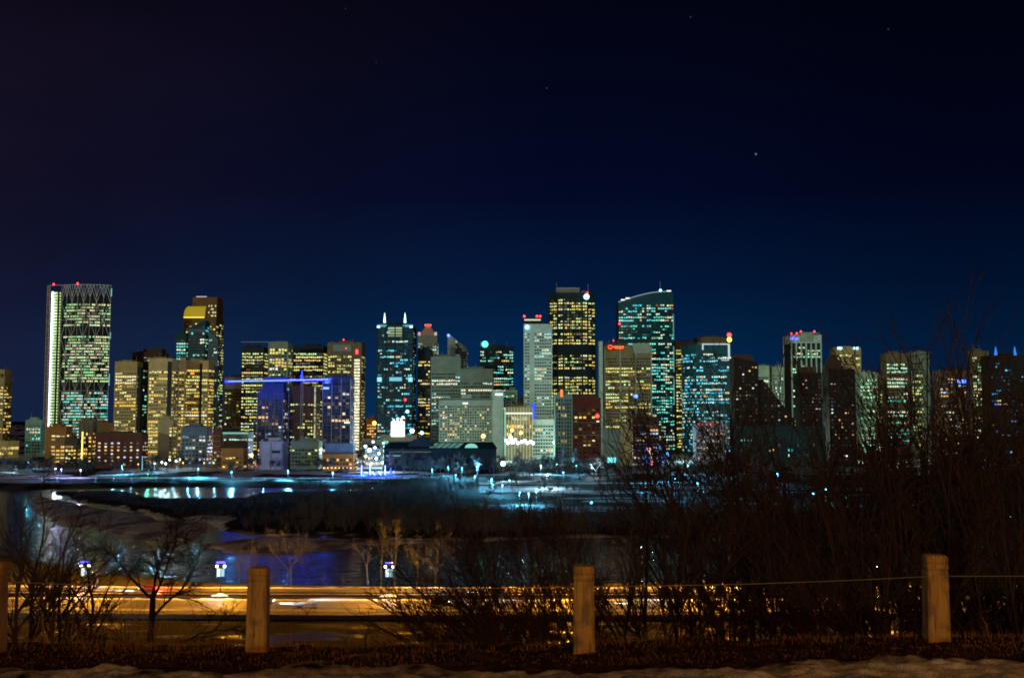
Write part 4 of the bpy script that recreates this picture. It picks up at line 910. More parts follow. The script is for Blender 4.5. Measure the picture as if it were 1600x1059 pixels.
# three kinds of tree, trunk and crown separate; 10 m tall before scaling
def tree_meshes(seed, kind, m):
    rng = random.Random(seed); tr = MB(); cr = MB()
    if kind == 'tall':      # poplar-like, several risers
        lean = Vector((rng.uniform(-.08, .08), 0, 1)); tr.tube([(0, 0, -.4), tuple(lean * 2.2), tuple(lean * 4.2)], [.20, .15, .12], 6)
        spec = [(7, .10, .05, 12, (.35, .8), .42, 4, .012, .15), (4, .14, .05, 6, (.4, .9), .5, 3, .010), (3, .16, .03, 4, (.4, .9), .55, 3, .008), (2, .16, .02, 0, (0, 0), 0, 3, .007)]
        for i in range(2): grow(cr, rng, lean * rng.uniform(2.2, 4.0), unit(Vector((rng.uniform(-.35, .35), rng.uniform(-.3, .3), 1))), rng.uniform(5, 6.2), .11, 0, spec)
    elif kind == 'round':   # spreading broad crown
        tr.tube([(0, 0, -.4), (.05, 0, 1.2), (0, .05, 2.6)], [.24, .18, .15], 6)
        spec = [(6, .16, .04, 10, (.5, 1.0), .5, 4, .012, .25), (4, .18, .02, 6, (.5, 1.0), .5, 3, .010), (3, .2, .0, 4, (.4, 1.0), .55, 3, .008), (2, .2, 0, 0, (0, 0), 0, 3, .007)]
        for i in range(5):
            a = i * 1.257 + rng.uniform(-.4, .4); grow(cr, rng, Vector((0, 0, rng.uniform(1.7, 2.6))), unit(Vector((math.cos(a) * .75, math.sin(a) * .75, .8))), rng.uniform(5, 7), .10, 0, spec)
    else:                   # slim sapling
        tr.tube([(0, 0, -.6), (.1, 0, 2.5), (.05, .1, 5.5)], [.11, .085, .05], 5)
        spec = [(6, .10, .06, 9, (.35, .8), .42, 4, .010, .1), (3, .14, .03, 5, (.4, .9), .5, 3, .008), (2, .16, .02, 0, (0, 0), 0, 3, .007)]
        grow(cr, rng, Vector((.05, .1, 5.4)), Vector((0, 0, 1)), 4.5, .05, 0, spec)
        for i in range(6):
            a = rng.uniform(0, 6.28); grow(cr, rng, Vector((.07, .03, rng.uniform(1.6, 5))), unit(Vector((math.cos(a) * .6, math.sin(a) * .6, .9))), rng.uniform(2.4, 3.8), .045, 0, spec)
    return [('trunk', to_mesh(tr, 'trunk', m)), ('crown', to_mesh(cr, 'crown', m))]

THICK[0] = 8.0
FAR = [tree_meshes(s, k, BARK_FAR) for s, k in ((1, 'round'), (2, 'tall'), (3, 'round'), (4, 'tall'))]
THICK[0] = 1.0
rngt = random.Random(44)
def far_tree(u, v, h, label, group):
    p = on(u, v, 0.0); r = root_obj('bare_tree', FAR[rngt.randrange(4)], (p.x, p.y, -.2), label, 'tree', group)
    s = h / 10; r.scale = (s, s, s); r.rotation_euler[2] = rngt.uniform(0, 6.28); return r
zones = [(0, 70, 9, 'bare tree on the far bank below the small teal block at the left edge'), (72, 150, 9, 'bare tree on the far bank before the orange and tan brick blocks'),
         (150, 240, 11, 'bare tree on the far bank in front of the long brick building'), (240, 345, 8, 'bare tree on the far bank by the lit car park below the tan trio'),
         (345, 455, 7, 'small bare tree on the far bank before the windowless lavender block'), (455, 560, 7, 'bare tree on the far bank before the terrace and the brick pavilion'),
         (610, 700, 13, 'bluish bare tree in front of the market hall'), (700, 800, 12, 'bare tree near the brilliant white park lamp'),
         (800, 945, 14, 'bare tree in the park before the brick hotel and pale tower'), (945, 1140, 14, 'bare tree around the coloured Christmas lights'), (1140, 1340, 11, 'bare tree in front of the dim teal-lit wall')]
for a, b, n, lab in zones:
    for i in range(n):
        u_ = a + (b - a) * (i + rngt.uniform(.1, .9)) / n
        if 942 < u_ < 1052: continue
        far_tree(u_, rngt.uniform(729, 744) if a < 600 else rngt.uniform(736, 752), rngt.uniform(10, 17) if a < 600 else rngt.uniform(13, 22), lab, lab.replace('bare tree', 'bare trees').replace('small ', '').replace('bluish ', ''))

for i in range(30):
    u = rngt.uniform(700, 1120); v = rngt.uniform(752, 776); p = on(u, v, -1.2); r = root_obj('bare_tree', FAR[rngt.randrange(4)], (p.x, p.y, -1.6), 'dark bare tree among the cyan-lit snow patches at the far side of the island', 'tree', 'bare trees among the cyan-lit snow patches')
    s = rngt.uniform(5, 10) / 10; r.scale = (s * 1.1, s * 1.1, s); r.rotation_euler[2] = rngt.uniform(0, 6.28)
# the island's bare wood: one mass nobody could count
def island_wood():
    rng = random.Random(9); V = []; Fc = []; off = 0; var = []
    for s in range(7):
        mb = MB(); r2 = random.Random(100 + s)
        spec = [(3, .12, .06, 9, (.3, .8), .45, 3, .035, .05), (2, .16, .04, 4, (.4, .9), .55, 3, .028), (1, .16, .03, 0, (0, 0), 0, 3, .024)]
        for i in range(3): grow(mb, r2, Vector((r2.gauss(0, .6), r2.gauss(0, .6), 0)), unit(Vector((r2.gauss(0, .2), r2.gauss(0, .2), 1))), r2.uniform(7, 10), .11, 0, spec)
        var.append((np.array(mb.v), np.array([f for f in mb.f if len(f) == 4])))
    n = 0; pts = []
    ip = np.array(island)
    while n < 1500:
        Y = rng.uniform(405, 800); k = rng.uniform(-.36, .54); X = k * Y
        u = 800 + F * k
        if poly_sd(np.array([X]), np.array([Y]), island)[0] < 4: continue
        if u < 460 and rng.random() < .55: continue
        if Y > 560 and (u > 695 or rng.random() < .25): continue
        h = rng.uniform(.55, 1.12) * (1 if u > 470 else .42 if u < 330 else .6) * (.75 if Y > 520 else 1)
        pts.append((X, Y, h)); n += 1
    for X, Y, h in pts:
        v, f = var[rng.randrange(7)]; a = rng.uniform(0, 6.28); c, s = math.cos(a), math.sin(a)
        w = np.stack([(v[:, 0] * c - v[:, 1] * s) * h * 1.2 + X, (v[:, 0] * s + v[:, 1] * c) * h * 1.2 + Y, v[:, 2] * h - 1.7], -1)
        V.append(w); Fc.append(f + off); off += len(v)
    v = np.concatenate(V); f = np.concatenate(Fc)
    me = bpy.data.meshes.new('island_wood'); me.vertices.add(len(v)); me.vertices.foreach_set('co', v.astype(np.float32).ravel())
    me.loops.add(f.size); me.loops.foreach_set('vertex_index', f.astype(np.int32).ravel()); me.polygons.add(len(f)); me.polygons.foreach_set('loop_start', np.arange(0, f.size, 4, dtype=np.int32)); me.update()
    me.materials.append(mat('bark_island', (.060, .050, .050), .95, .3, .1))
    o = bpy.data.objects.new('island_wood', me); COL.objects.link(o); tag(o, 'dark mass of bare trees covering the river island', 'wood', None, 'stuff')
island_wood()

# trees on the near river bank, lit from below by the road lamps
THICK[0] = 1.7
NEAR = {'tall': [tree_meshes(s, 'tall', BARK) for s in (21, 22, 23)], 'round': [tree_meshes(s, 'round', BARK) for s in (31, 32)], 'slim': [tree_meshes(s, 'slim', BARK) for s in (41, 42)]}
THICK[0] = 1.0
def bank_tree(u, Y, vtop, kind, i, label, wide=1.0, name='bank_tree', cat='tree', rz=0):
    b = at(u, 655, Y); z = 0.0; h = at(u, vtop, Y).z - z
    r = root_obj(name, NEAR[kind][i], (b.x, Y, z), label, cat); s = h / 10.3; r.scale = (s * wide, s * wide, s); r.rotation_euler[2] = rz
    return r
bank_tree(577, 306, 832, 'tall', 0, 'leaning bare tree left of the third road lamp, orange-lit at its foot', 1.1)
bank_tree(618, 308, 800, 'tall', 1, 'tallest bare tree rising just right of the third road lamp', 1.0, rz=1)
bank_tree(598, 307, 815, 'tall', 2, 'bare tree standing directly behind the third road lamp', .9, rz=2)
bank_tree(653, 306, 828, 'slim', 0, 'slim single-stemmed bare tree between two taller bank trees', 1.3)
bank_tree(673, 306, 862, 'slim', 1, 'short thin bare trunk beside the broad tree on the bank', 1.0)
bank_tree(682, 306, 806, 'round', 0, 'broad many-branched bare tree at the right of the bank row', .8, rz=.6)
bank_tree(458, 307, 803, 'round', 1, 'bushy bare tree with a pale trunk right of the second wooden post', .75, rz=2)
bank_tree(396, 308, 828, 'slim', 1, 'thin bare tree just above the second wooden post', .9)
bank_tree(378, 307, 850, 'slim', 0, 'thin bare stem left of the second wooden post', .8, rz=1)
bank_tree(428, 307, 880, 'slim', 1, 'low bare bush at the water edge right of the second post', 1.8, 'bank_bush', 'bush')
bank_tree(158, 300, 866, 'slim', 0, 'pale feathery bare bush right of the first road lamp', 1.6, 'bank_bush', 'bush')
bank_tree(222, 303, 880, 'round', 0, 'low orange-lit bush on the bank behind the near spreading tree', .9, 'bank_bush', 'bush')
bank_tree(508, 305, 893, 'slim', 0, 'short twiggy bush on the green bank between the two tree groups', 1.8, 'bank_bush', 'bush')
bank_tree(539, 305, 893, 'slim', 1, 'short twiggy bush on the green bank left of the leaning tree', 1.9, 'bank_bush', 'bush', 2)
for i, (u, vt) in enumerate(((15, 868), (45, 862), (72, 866), (100, 872), (118, 878))):
    bank_tree(u, 312 + 3 * i, vt, 'round', i % 2, 'orange-lit bush in the thicket at the left beyond the road', 1.0, 'bank_bush', 'bush', i)['group'] = 'thicket of bushes beyond the road'
# on the verge and the lower lot: dark against the lit road
bank_tree(484, 254, 920, 'round', 0, 'small dark bare tree standing against the lit road right of the second post', .8, 'young_tree')
bank_tree(632, 254, 926, 'round', 1, 'small dark bare tree on the yellow verge below the third road lamp', .9, 'young_tree')
bank_tree(574, 225, 951, 'round', 0, 'dark bare tree on the lower lot by the orange ice reflection', 1.0, 'young_tree', rz=2)
bank_tree(655, 246, 938, 'slim', 0, 'slim dark sapling left of the willow shrubs on the lower lot', 2.0, 'young_tree')
bank_tree(688, 244, 940, 'slim', 1, 'dark twiggy sapling beside the willow shrubs on the lower lot', 2.2, 'young_tree')
bank_tree(714, 246, 936, 'round', 1, 'dark bushy sapling nearest the willow shrubs on the lower lot', .9, 'young_tree')
bank_tree(545, 224, 972, 'slim', 1, 'low dark bush on the lower lot left of the bare tree', 2.0, 'lot_bush', 'bush')
bank_tree(324, 222, 976, 'slim', 0, 'stubby dark bush on the bluish snow of the lower lot', 1.6, 'lot_bush', 'bush')

# ------------------------------------------------------------------ the river road
def strip(name, y0, y1, x0, x1, z, m, kind='structure', label=None, n=60, wav=0.0):
    mb = MB()
    for i in range(n):
        xa = x0 + (x1 - x0) * i / n; xb = x0 + (x1 - x0) * (i + 1) / n
        f = lambda x: BEND(x)
        mb.quad((xa, y0 + f(xa), z), (xb, y0 + f(xb), z), (xb, y1 + f(xb), z), (xa, y1 + f(xa), z))
    o = mb.build(name, m); tag(o, label, None, None, kind); return o
def BEND(x): return 0.00022 * (x - 20) ** 2 + .012 * x
def road():
    m = bpy.data.materials.new('asphalt'); m.use_nodes = True; nt = m.node_tree; bs = nt.nodes['Principled BSDF']
    geo = nt.nodes.new('ShaderNodeNewGeometry'); mp = nt.nodes.new('ShaderNodeMapping'); mp.inputs['Scale'].default_value = (.02, .55, 1); nt.links.new(geo.outputs['Position'], mp.inputs[0])
    n = nt.nodes.new('ShaderNodeTexNoise'); n.inputs['Scale'].default_value = 1; n.inputs['Detail'].default_value = 4; nt.links.new(mp.outputs[0], n.inputs['Vector'])
    nt.links.new(ramp(nt, n.outputs[0], [(.35, (.085, .080, .075)), (.55, (.17, .16, .15)), (.66, (.27, .26, .25))]), bs.inputs['Base Color'])     # wheel tracks and salt-dried streaks
    nt.links.new(ramp(nt, n.outputs[0], [(.35, .42), (.65, .75)]), bs.inputs['Roughness'])
    strip('road', 267, 280, -330, 330, .012, m, label='lower carriageway of the river road')
    strip('road', 290, 300, -330, 330, .012, m, label='upper carriageway of the river road')
    wp = mat('road_paint', (.75, .75, .72), .6, .2, .3)
    for y, nm in ((267.6, 'edge_line'), (279.2, 'edge_line'), (290.5, 'edge_line'), (299.3, 'edge_line')): strip('road_marking', y, y + .22, -330, 330, .018, wp)
    snow = mat('streak_snow', (.75, .74, .74), .8, .2, .6, bump=.5)  # white snow ridges and edge lines imitate the long headlight streaks
    rng = random.Random(2)
    for y0, w, lab in ((280.6, 1.5, 'snow ridge along the median, standing in for headlight streaks'), (265.0, 1.7, 'snow ridge on the near side of the road, standing in for headlight streaks'), (300.4, 1.1, 'snow ridge on the river side of the road, standing in for headlight streaks')):
        mb = MB(); n = 300
        for i in range(n + 1):
            x = -320 + 640 * i / n; h = .35 + rng.uniform(-.12, .2); b = BEND(x)
            mb.v += [(x, y0 + b, -.05), (x, y0 + b + w * .35, h), (x, y0 + b + w * .7, h * .8), (x, y0 + b + w, -.05)]
            if i:
                a = 4 * (i - 1); c = 4 * i
                for q in range(3): mb.f.append((a + q, c + q, c + q + 1, a + q + 1))
        o = mb.build('snow_streak_ridge', snow, smooth=True); tag(o, lab, None, None, 'stuff')
    # guard rails
    rail = mat('rail_steel', (.05, .05, .055), .5, .2, 1)
    for y, lab in ((281.9, 'long dark guard rail on the near side of the median'), (289.2, 'long dark guard rail on the far side of the median')):
        mb = MB(); n = 160
        for i in range(n):
            xa, xb = -320 + 640 * i / n, -320 + 640 * (i + 1) / n
            ya, yb = y + BEND(xa), y + BEND(xb)
            mb.v += [(xa, ya, .48), (xb, yb, .48), (xb, yb, .82), (xa, ya, .82), (xa, ya + .06, .48), (xb, yb + .06, .48), (xb, yb + .06, .82), (xa, ya + .06, .82)]
            k = 8 * i; mb.f += [(k, k + 1, k + 2, k + 3), (k + 5, k + 4, k + 7, k + 6), (k + 3, k + 2, k + 6, k + 7), (k + 1, k, k + 4, k + 5)]
        root = empty('guard_rail', (0, 0, 0)); tag(root, lab, 'guard rail'); mb.build('rail', rail, root)
        proto = None
        for i in range(80):
            x = -316 + 8 * i; o = MB().box(-.07, .07, .07, .2, -.1, .8).build('post', rail, root) if proto is None else proto.copy()
            if proto is None: proto = o
            else: COL.objects.link(o); o.parent = root
            o.location = (x, y + BEND(x), 0)
    # low wall between the verge and the lower lot
    mb = MB(); n = 80
    for i in range(n):
        xa, xb = -260 + 520 * i / n, -260 + 520 * (i + 1) / n; ya, yb = 254.6 + BEND(xa) * 1.2, 254.6 + BEND(xb) * 1.2
        k = len(mb.v); mb.v += [(xa, ya, -.3), (xb, yb, -.3), (xb, yb, 1.0), (xa, ya, 1.0), (xa, ya + .4, -.3), (xb, yb + .4, -.3), (xb, yb + .4, 1.0), (xa, ya + .4, 1.0)]
        mb.f += [(k, k + 1, k + 2, k + 3), (k + 5, k + 4, k + 7, k + 6), (k + 3, k + 2, k + 6, k + 7)]
    o = mb.build('retaining_wall', mat('old_concrete', (.10, .09, .085), .9, .3, .8)); tag(o, 'low dark concrete wall between the lit verge and the lower lot', 'wall')
road()

SODIUM = (1.0, .38, .012)
def road_lamp(u, label, Y=286, power=28000, head=True, near=False):
    b = at(u, 655, Y); y = Y + BEND(b.x) * .8; root = empty('road_lamp', (b.x, y, 0)); tag(root, label, 'street lamp', 'decorated lamps along the river road')
    st = wall_mat('dark'); h = 8.6
    MB().tube([(0, 0, 0), (0, 0, h)], [.15, .09], 8).build('pole', st, root)
    MB().box(-1.35, 1.35, -.08, .08, h - .35, h - .2).build('crossarm', st, root)
    for s in (-1, 1): MB().ball((s * 1.0, 0, h - .7), .34, 10, 6).build('globe', lamp_mat('globe_white', (1, .95, .85), 7), root)
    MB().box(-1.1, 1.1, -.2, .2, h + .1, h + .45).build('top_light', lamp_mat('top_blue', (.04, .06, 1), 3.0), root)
    for s in (-1, 1):
        MB().box(.1 if s > 0 else -.95, .95 if s > 0 else -.1, -.05, .05, h - 3.3, h - 1.3).build('banner', lamp_mat('banner_ice%d' % s, (.75, .9, 1) if s < 0 else (.20, .70, .85), 1.5 if s < 0 else .9), root)  # panel emission stands for the lamplight falling on the banners
    mb = MB(); mb.ball((0, 0, .2), 1.5, 12, 6, .55); mb.ball((1.2, .2, .1), .9, 10, 5, .5); mb.ball((-1.5, -.1, .1), 1.0, 10, 5, .5)
    mb.build('snow_mound', mat('mound_snow', (.82, .83, .88), .8, .1, 2), root, True)
    for dy in (-9, 9): add_light('road_lamp_light', (b.x, y + dy, h + 2.6), power * .6, SODIUM, .5)
    add_light('mound_spot_light', (b.x, y - 3.0, 3.0), 700, (.55, .68, 1), .2)
    return root
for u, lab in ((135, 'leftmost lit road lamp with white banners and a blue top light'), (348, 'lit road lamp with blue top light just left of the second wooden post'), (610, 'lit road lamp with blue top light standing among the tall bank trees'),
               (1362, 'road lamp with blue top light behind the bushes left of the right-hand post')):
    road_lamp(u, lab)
for x_ in (-152, -192, 11.5, 52):
    for dy in (-9, 9): add_light('road_lamp_light', (x_, 290 + dy, 11.2), 24000, SODIUM, .5)
add_light('road_lamp_light', (205, 300, 7), 26000, SODIUM, .35)

# cars with their lights on
def make_car(body_mat):
    root = empty('car', (0, 0, 0)); L_ = 4.5
    prof = [(-2.25, .35), (-2.25, .80), (-1.95, .95), (-1.55, 1.0), (-.95, 1.45), (.55, 1.48), (1.15, 1.02), (2.05, .86), (2.25, .62), (2.25, .35)]
    mb = MB(); n = len(prof)
    for yy in (-.88, .88): mb.v += [(x, yy * (.82 if z > 1.2 else 1), z) for x, z in prof]
    mb.f = [tuple(range(n)), tuple(range(2 * n - 1, n - 1, -1))] + [(i, i + n, (i + 1) % n + n, (i + 1) % n) for i in range(n)]
    mb.build('body', body_mat, root)
    gl = mat('car_glass', (.01, .012, .015), .08, .1, 1)
    for s in (-1, 1):
        w = MB(); w.quad((-1.40, s * .875, 1.06), (.98, s * .875, 1.06), (.48, s * .735, 1.42), (-.88, s * .735, 1.42)); w.build('side_window', gl, root)
    w = MB(); w.quad((1.165, -.7, 1.06), (1.165, .7, 1.06), (.60, .6, 1.45), (.60, -.6, 1.45)); w.build('windscreen', gl, root)
    for sx in (-1.4, 1.4):
        for s in (-1, 1):
            wh = MB().tube([(sx, s * .90, .32), (sx, s * .70, .32)], .32, 14).build('wheel', mat('tyre', (.02, .02, .02), .9, .1, 3), root)
            MB().tube([(sx, s * .915, .32), (sx, s * .86, .32)], .19, 10).build('rim', wall_mat('mast'), wh)
    for s in (-1, 1):
        MB().box(2.2, 2.29, s * .62 - .2, s * .62 + .2, .62, .80).build('headlight', lamp_mat('headlight', (.95, .97, 1), 14), root)
        MB().box(-2.29, -2.22, s * .65 - .18, s * .65 + .18, .70, .88).build('taillight', lamp_mat('taillight', (1, .02, .01), 6), root)
    return root
cars = [(-62, 276.4, 0, 'silver', 'silver car with its headlights on, on the lower carriageway near the left lamp'), (-18, 276.0, 0, 'black', 'dark car with headlights on, on the lower carriageway right of the second post'),
        (22, 276.4, 0, 'silver', 'silver car with headlights on, on the lower carriageway before the willow shrubs'), (92, 276.2, 0, 'black', 'dark car with lights on, glimpsed behind the bushes right of the third post'),
        (-98, 295.4, 1, 'red', 'red car with glowing tail lights at the left edge of the upper carriageway'), (70, 295.2, 1, 'red', 'red car with tail lights glowing behind the middle bushes'), (-4, 294.8, 1, 'black', 'dark car on the upper carriageway left of the third road lamp')]
paint = {'silver': mat('paint_silver', (.35, .36, .38), .3, .05, 1, metallic=.6), 'black': mat('paint_black', (.02, .02, .025), .25, .05, 1), 'red': mat('paint_red', (.25, .02, .02), .3, .05, 1)}
for x, y, back, c, lab in cars:
    r = make_car(paint[c]); yy = y + BEND(x); r.location = (x, yy, .02); r.rotation_euler[2] = math.pi if back else 0; tag(r, lab, 'car', 'cars driving on the river road')
    s = -1 if back else 1
    add_light('headlight_beam', (x + s * 2.6, yy, .75), 30000, (.92, .95, 1), .15, 62, (x + s * 30, yy, -.6))
    if c == 'red': add_light('taillight_glow', (x - s * 2.8, yy, .9), 5000, (1, .05, .02), .2)

# ------------------------------------------------------------------ lamps of the far bank and the park
PW = 2.8
def city_lamp(u, v, col, label, group=None, h=7.0, power=1400, r=.55, strength=9, z=0.0, light=True, name='park_lamp', cat='lamp', Y=None):
    if Y: h = at(u, v, Y).z - z
    d = ray(u, v); t = (h - CZ + z) / d[2]                     # the lamp head h metres above the ground
    p = Vector((d[0] * t, d[1] * t, z))
    root = empty(name, tuple(p)); tag(root, label, cat, group)
    MB().tube([(0, 0, -.5), (0, 0, h - r)], [.10, .07], 6).build('pole', wall_mat('steel'), root)
    MB().ball((0, 0, h), r, 10, 6).build('lamp_head', lamp_mat('park_%s_%d' % (col[0], strength), col[1], strength), root)
    if light: add_light('park_lamp_light', (p.x, p.y - .9, h + z + .1), power * PW, col[1], r * .8)
    return root
CY, IC, VI, GR, AM, BL = ('cyan', (.12, .62, 1)), ('ice', (.55, .85, 1)), ('violet', (.45, .45, 1)), ('green', (.1, 1, .55)), ('amber', (1, .42, .06)), ('blue', (.03, .12, 1))
pl = 'lamps along the snowy far bank path'
for i, (u, v, c) in enumerate(((25, 727, IC), (44, 722, CY), (87, 732, VI), (96, 733, VI), (126, 734, VI))):
    city_lamp(u, v, c, 'small bluish lamp on the far bank path below the brick blocks at the left', pl, 6, 5000, .42)
for i, (u, v, c) in enumerate(((191, 728, CY), (242, 724, CY), (310, 733, CY), (362, 737, CY), (450, 735, CY), (520, 738, CY))):
    city_lamp(u, v, c, 'small cyan lamp on the far bank path between the brick building and the pavilion', 'cyan lamps on the far bank path', 7, 9000, .40, strength=5)
for u, v in ((253, 722), (259, 724), (265, 718), (281, 717), (275, 720)): city_lamp(u, v, IC, 'white floodlight in the lit car park below the tan trio', 'car park floodlights', 8, 1500, .8, 9, name='floodlight')
city_lamp(216, 725, AM, 'lone orange lamp before the right end of the long brick building', None, 6, 500, .5, 5)
city_lamp(231, 740, GR, 'greenish lamp low on the far bank path before the brick building', None, 3.5, 500, .4, 3)
city_lamp(393, 711, AM, 'brilliant orange sodium lamp lighting the gabled house', None, 9, 26000, 1.5, 14, name='street_lamp', cat='street lamp')
city_lamp(396, 722, AM, 'smaller orange lamp just under the brilliant sodium lamp', None, 4, 900, .6, 6, name='street_lamp', cat='street lamp')
for u, c in ((286, AM), (296, IC), (319, AM), (334, GR), (343, AM), (374, IC), (382, VI)): city_lamp(u, 722 + (u % 3), c, 'street lamp in the row below the dark glass and brick stair buildings', 'street lamps before the dark glass building', 5, 450, .5, 7, name='street_lamp', cat='street lamp')
mast_l = tag(empty('light_mast', tuple(on(222, 735))), 'tall thin mast glowing pale blue by the end of the brick building', 'light mast')
MB().tube([(0, 0, 0), (0, 0, 13)], [.3, .2], 6).build('glowing_tube', lamp_mat('mast_ice', (.2, .65, 1), 1.4), mast_l); MB().tube([(0, 0, -.5), (0, 0, .4)], .5, 6).build('base', wall_mat('steel'), mast_l)
# bright street at the centre-left
for u, v, c, r, s, p in ((571, 697, IC, 1.2, 10, 2500), (577, 703, IC, 1.6, 14, 4000), (586, 699, VI, 1.0, 9, 1500), (583, 690, IC, .9, 10, 1500), (592, 708, IC, .9, 10, 2500), (599, 692, CY, .9, 9, 1500), (572, 713, AM, .9, 7, 900), (588, 716, IC, .9, 9, 2500), (603, 712, IC, .8, 9, 2500), (597, 723, IC, .7, 9, 2000), (580, 724, IC, .6, 8, 2000)):
    city_lamp(u, v, c, 'glaring white lamp in the crowded bright street beside the market hall', 'glaring lamps of the bright street', 7, p * 4, r * 1.1, s, name='street_lamp', cat='street lamp', Y=1040 if v < 715 else 960)
city_lamp(585, 661, AM, 'orange glare lamp on the low building beyond the bright street', None, 40, 9000, 2.6, 12, name='floodlight', Y=1480)
rb = random.Random(6)
for i in range(19):  # low lamps added along the path to brighten its snow
    u = 60 + i * 30 + rb.uniform(-9, 9)
    city_lamp(u, 746 + rb.uniform(-1, 1), CY, 'low bollard lamp added to light the snowy path along the far river bank', 'bollards added to light the far bank path', 2.2, 600, .16, 3, name='added_bollard', cat='bollard')
mb = MB()
for i in range(60):
    A, B = on(-20 + i * 11, 747.5), on(-9 + i * 11, 747.5); w = 9 + 3 * math.sin(i * .7)
    mb.quad((A.x, A.y - w, .45), (B.x, B.y - w, .45), (B.x, B.y + w, .45), (A.x, A.y + w, .45))
tag(mb.build('path', mat('path_snow', (.72, .73, .75), .8, .3, .12)), 'snow covered path along the far bank', None, None, 'structure')
# right of the market hall
city_lamp(644, 673, IC, 'white floodlight just right of the big glowing screen', None, 22, 9000, 2.4, 12, name='floodlight', Y=1300)
city_lamp(659, 676, CY, 'cyan floodlight right of the podium pillars', None, 20, 6000, 2.0, 10, name='floodlight', Y=1295)
city_lamp(755, 681, AM, 'orange glare lamp at the foot of the hotel', None, 17, 9000, 2.2, 12, name='floodlight', Y=1270)
for u, v, c in ((767, 698, IC), (793, 696, IC), (811, 699, IC)): city_lamp(u, v, c, 'white street lamp in the row right of the market hall', 'street lamps right of the market hall', 9, 3500, 1.0, 9, name='street_lamp', cat='street lamp')
for u, v in ((791, 688), (794, 692), (798, 684), (801, 690), (805, 687), (809, 692), (815, 690), (820, 688), (824, 692), (829, 690), (833, 692), (866, 691), (871, 690)): city_lamp(u, v, IC, 'glaring white floodlight at the foot of the arcade and the pale tower', 'floodlights below the arcade', 15, 9000, 1.5 + .5 * (u % 3 == 0), 12, name='floodlight', Y=1235)
for u, v in ((800, 672), (814, 676)): city_lamp(u, v, AM, 'orange lamp inside the arcade glow', 'orange arcade lamps', 20, 4000, 1.8, 7, name='floodlight', Y=1245)
city_lamp(762, 721, GR, 'green lamp left of the brilliant white park lamp', None, 7, 1500, .8, 6)
city_lamp(786, 724, IC, 'brilliant white park lamp throwing light on the snow', None, 12, 45000, 1.7, 14)
for u, v in ((700, 728), (722, 730), (745, 729), (675, 733)): city_lamp(u, v, CY, 'small lamp over the bright snow path below the market hall', 'lamps on the snow path below the market hall', 8, 15000, .4, 4)
for u, v in ((712, 742), (742, 744), (768, 748), (796, 750)): city_lamp(u, v, CY, 'small cyan lamp on the lower snow path of the park', 'lamps on the lower snow path', 7, 9000, .35, 3)
for u, v in ((770, 757), (785, 758), (812, 769), (838, 768), (826, 771)): city_lamp(u, v, CY, 'small cyan lamp at the edge of the dark island wood', 'lamps at the edge of the island wood', 6, 8000, .35, 3, z=-1.2)
city_lamp(924, 785, CY, 'lone cyan lamp glowing within the dark wood right of centre', None, 4, 900, .7, 5, z=-1.2)
city_lamp(927, 693, AM, 'orange lamp before the foot of the brick hotel', None, 12, 2500, 1.0, 8, name='street_lamp', cat='street lamp')
for u, v in ((845, 727), (870, 725), (900, 727), (925, 728), (880, 738), (855, 742)): city_lamp(u, v, IC if u % 2 else CY, 'park lamp on the snow left of the Christmas lights', 'park lamps left of the Christmas lights', 8, 11000, .45, 4)
for u, v in ((1020, 736), (1050, 735), (1075, 727), (1105, 728), (1130, 730), (1020, 750), (1055, 748), (1090, 755), (1100, 768)): city_lamp(u, v, CY, 'cyan park lamp on the snow right of the Christmas lights, behind twigs', 'park lamps right of the Christmas lights', 7, 9000, .45, 4)
for u, v, c in ((1099, 691, IC), (1096, 684, IC), (1251, 693, CY), (1362, 678, AM), (1238, 712, CY), (1262, 708, IC), (1390, 712, CY), (1215, 740, CY), (1290, 764, CY), (1323, 777, GR), (1347, 779, CY), (1425, 789, CY), (1549, 804, CY), (1530, 805, CY), (1580, 806, CY), (1270, 771, CY), (1305, 768, CY)):
    city_lamp(u, v, c, 'lamp glimpsed through the twigs of the tall right-hand bushes', 'lamps behind the right-hand bushes', 7, 9000, .6, 5, z=-1.0)
city_lamp(1003, 855, IC, 'white lamp glinting through the bushes right of the third post', None, 4.5, 300, .35, 6)

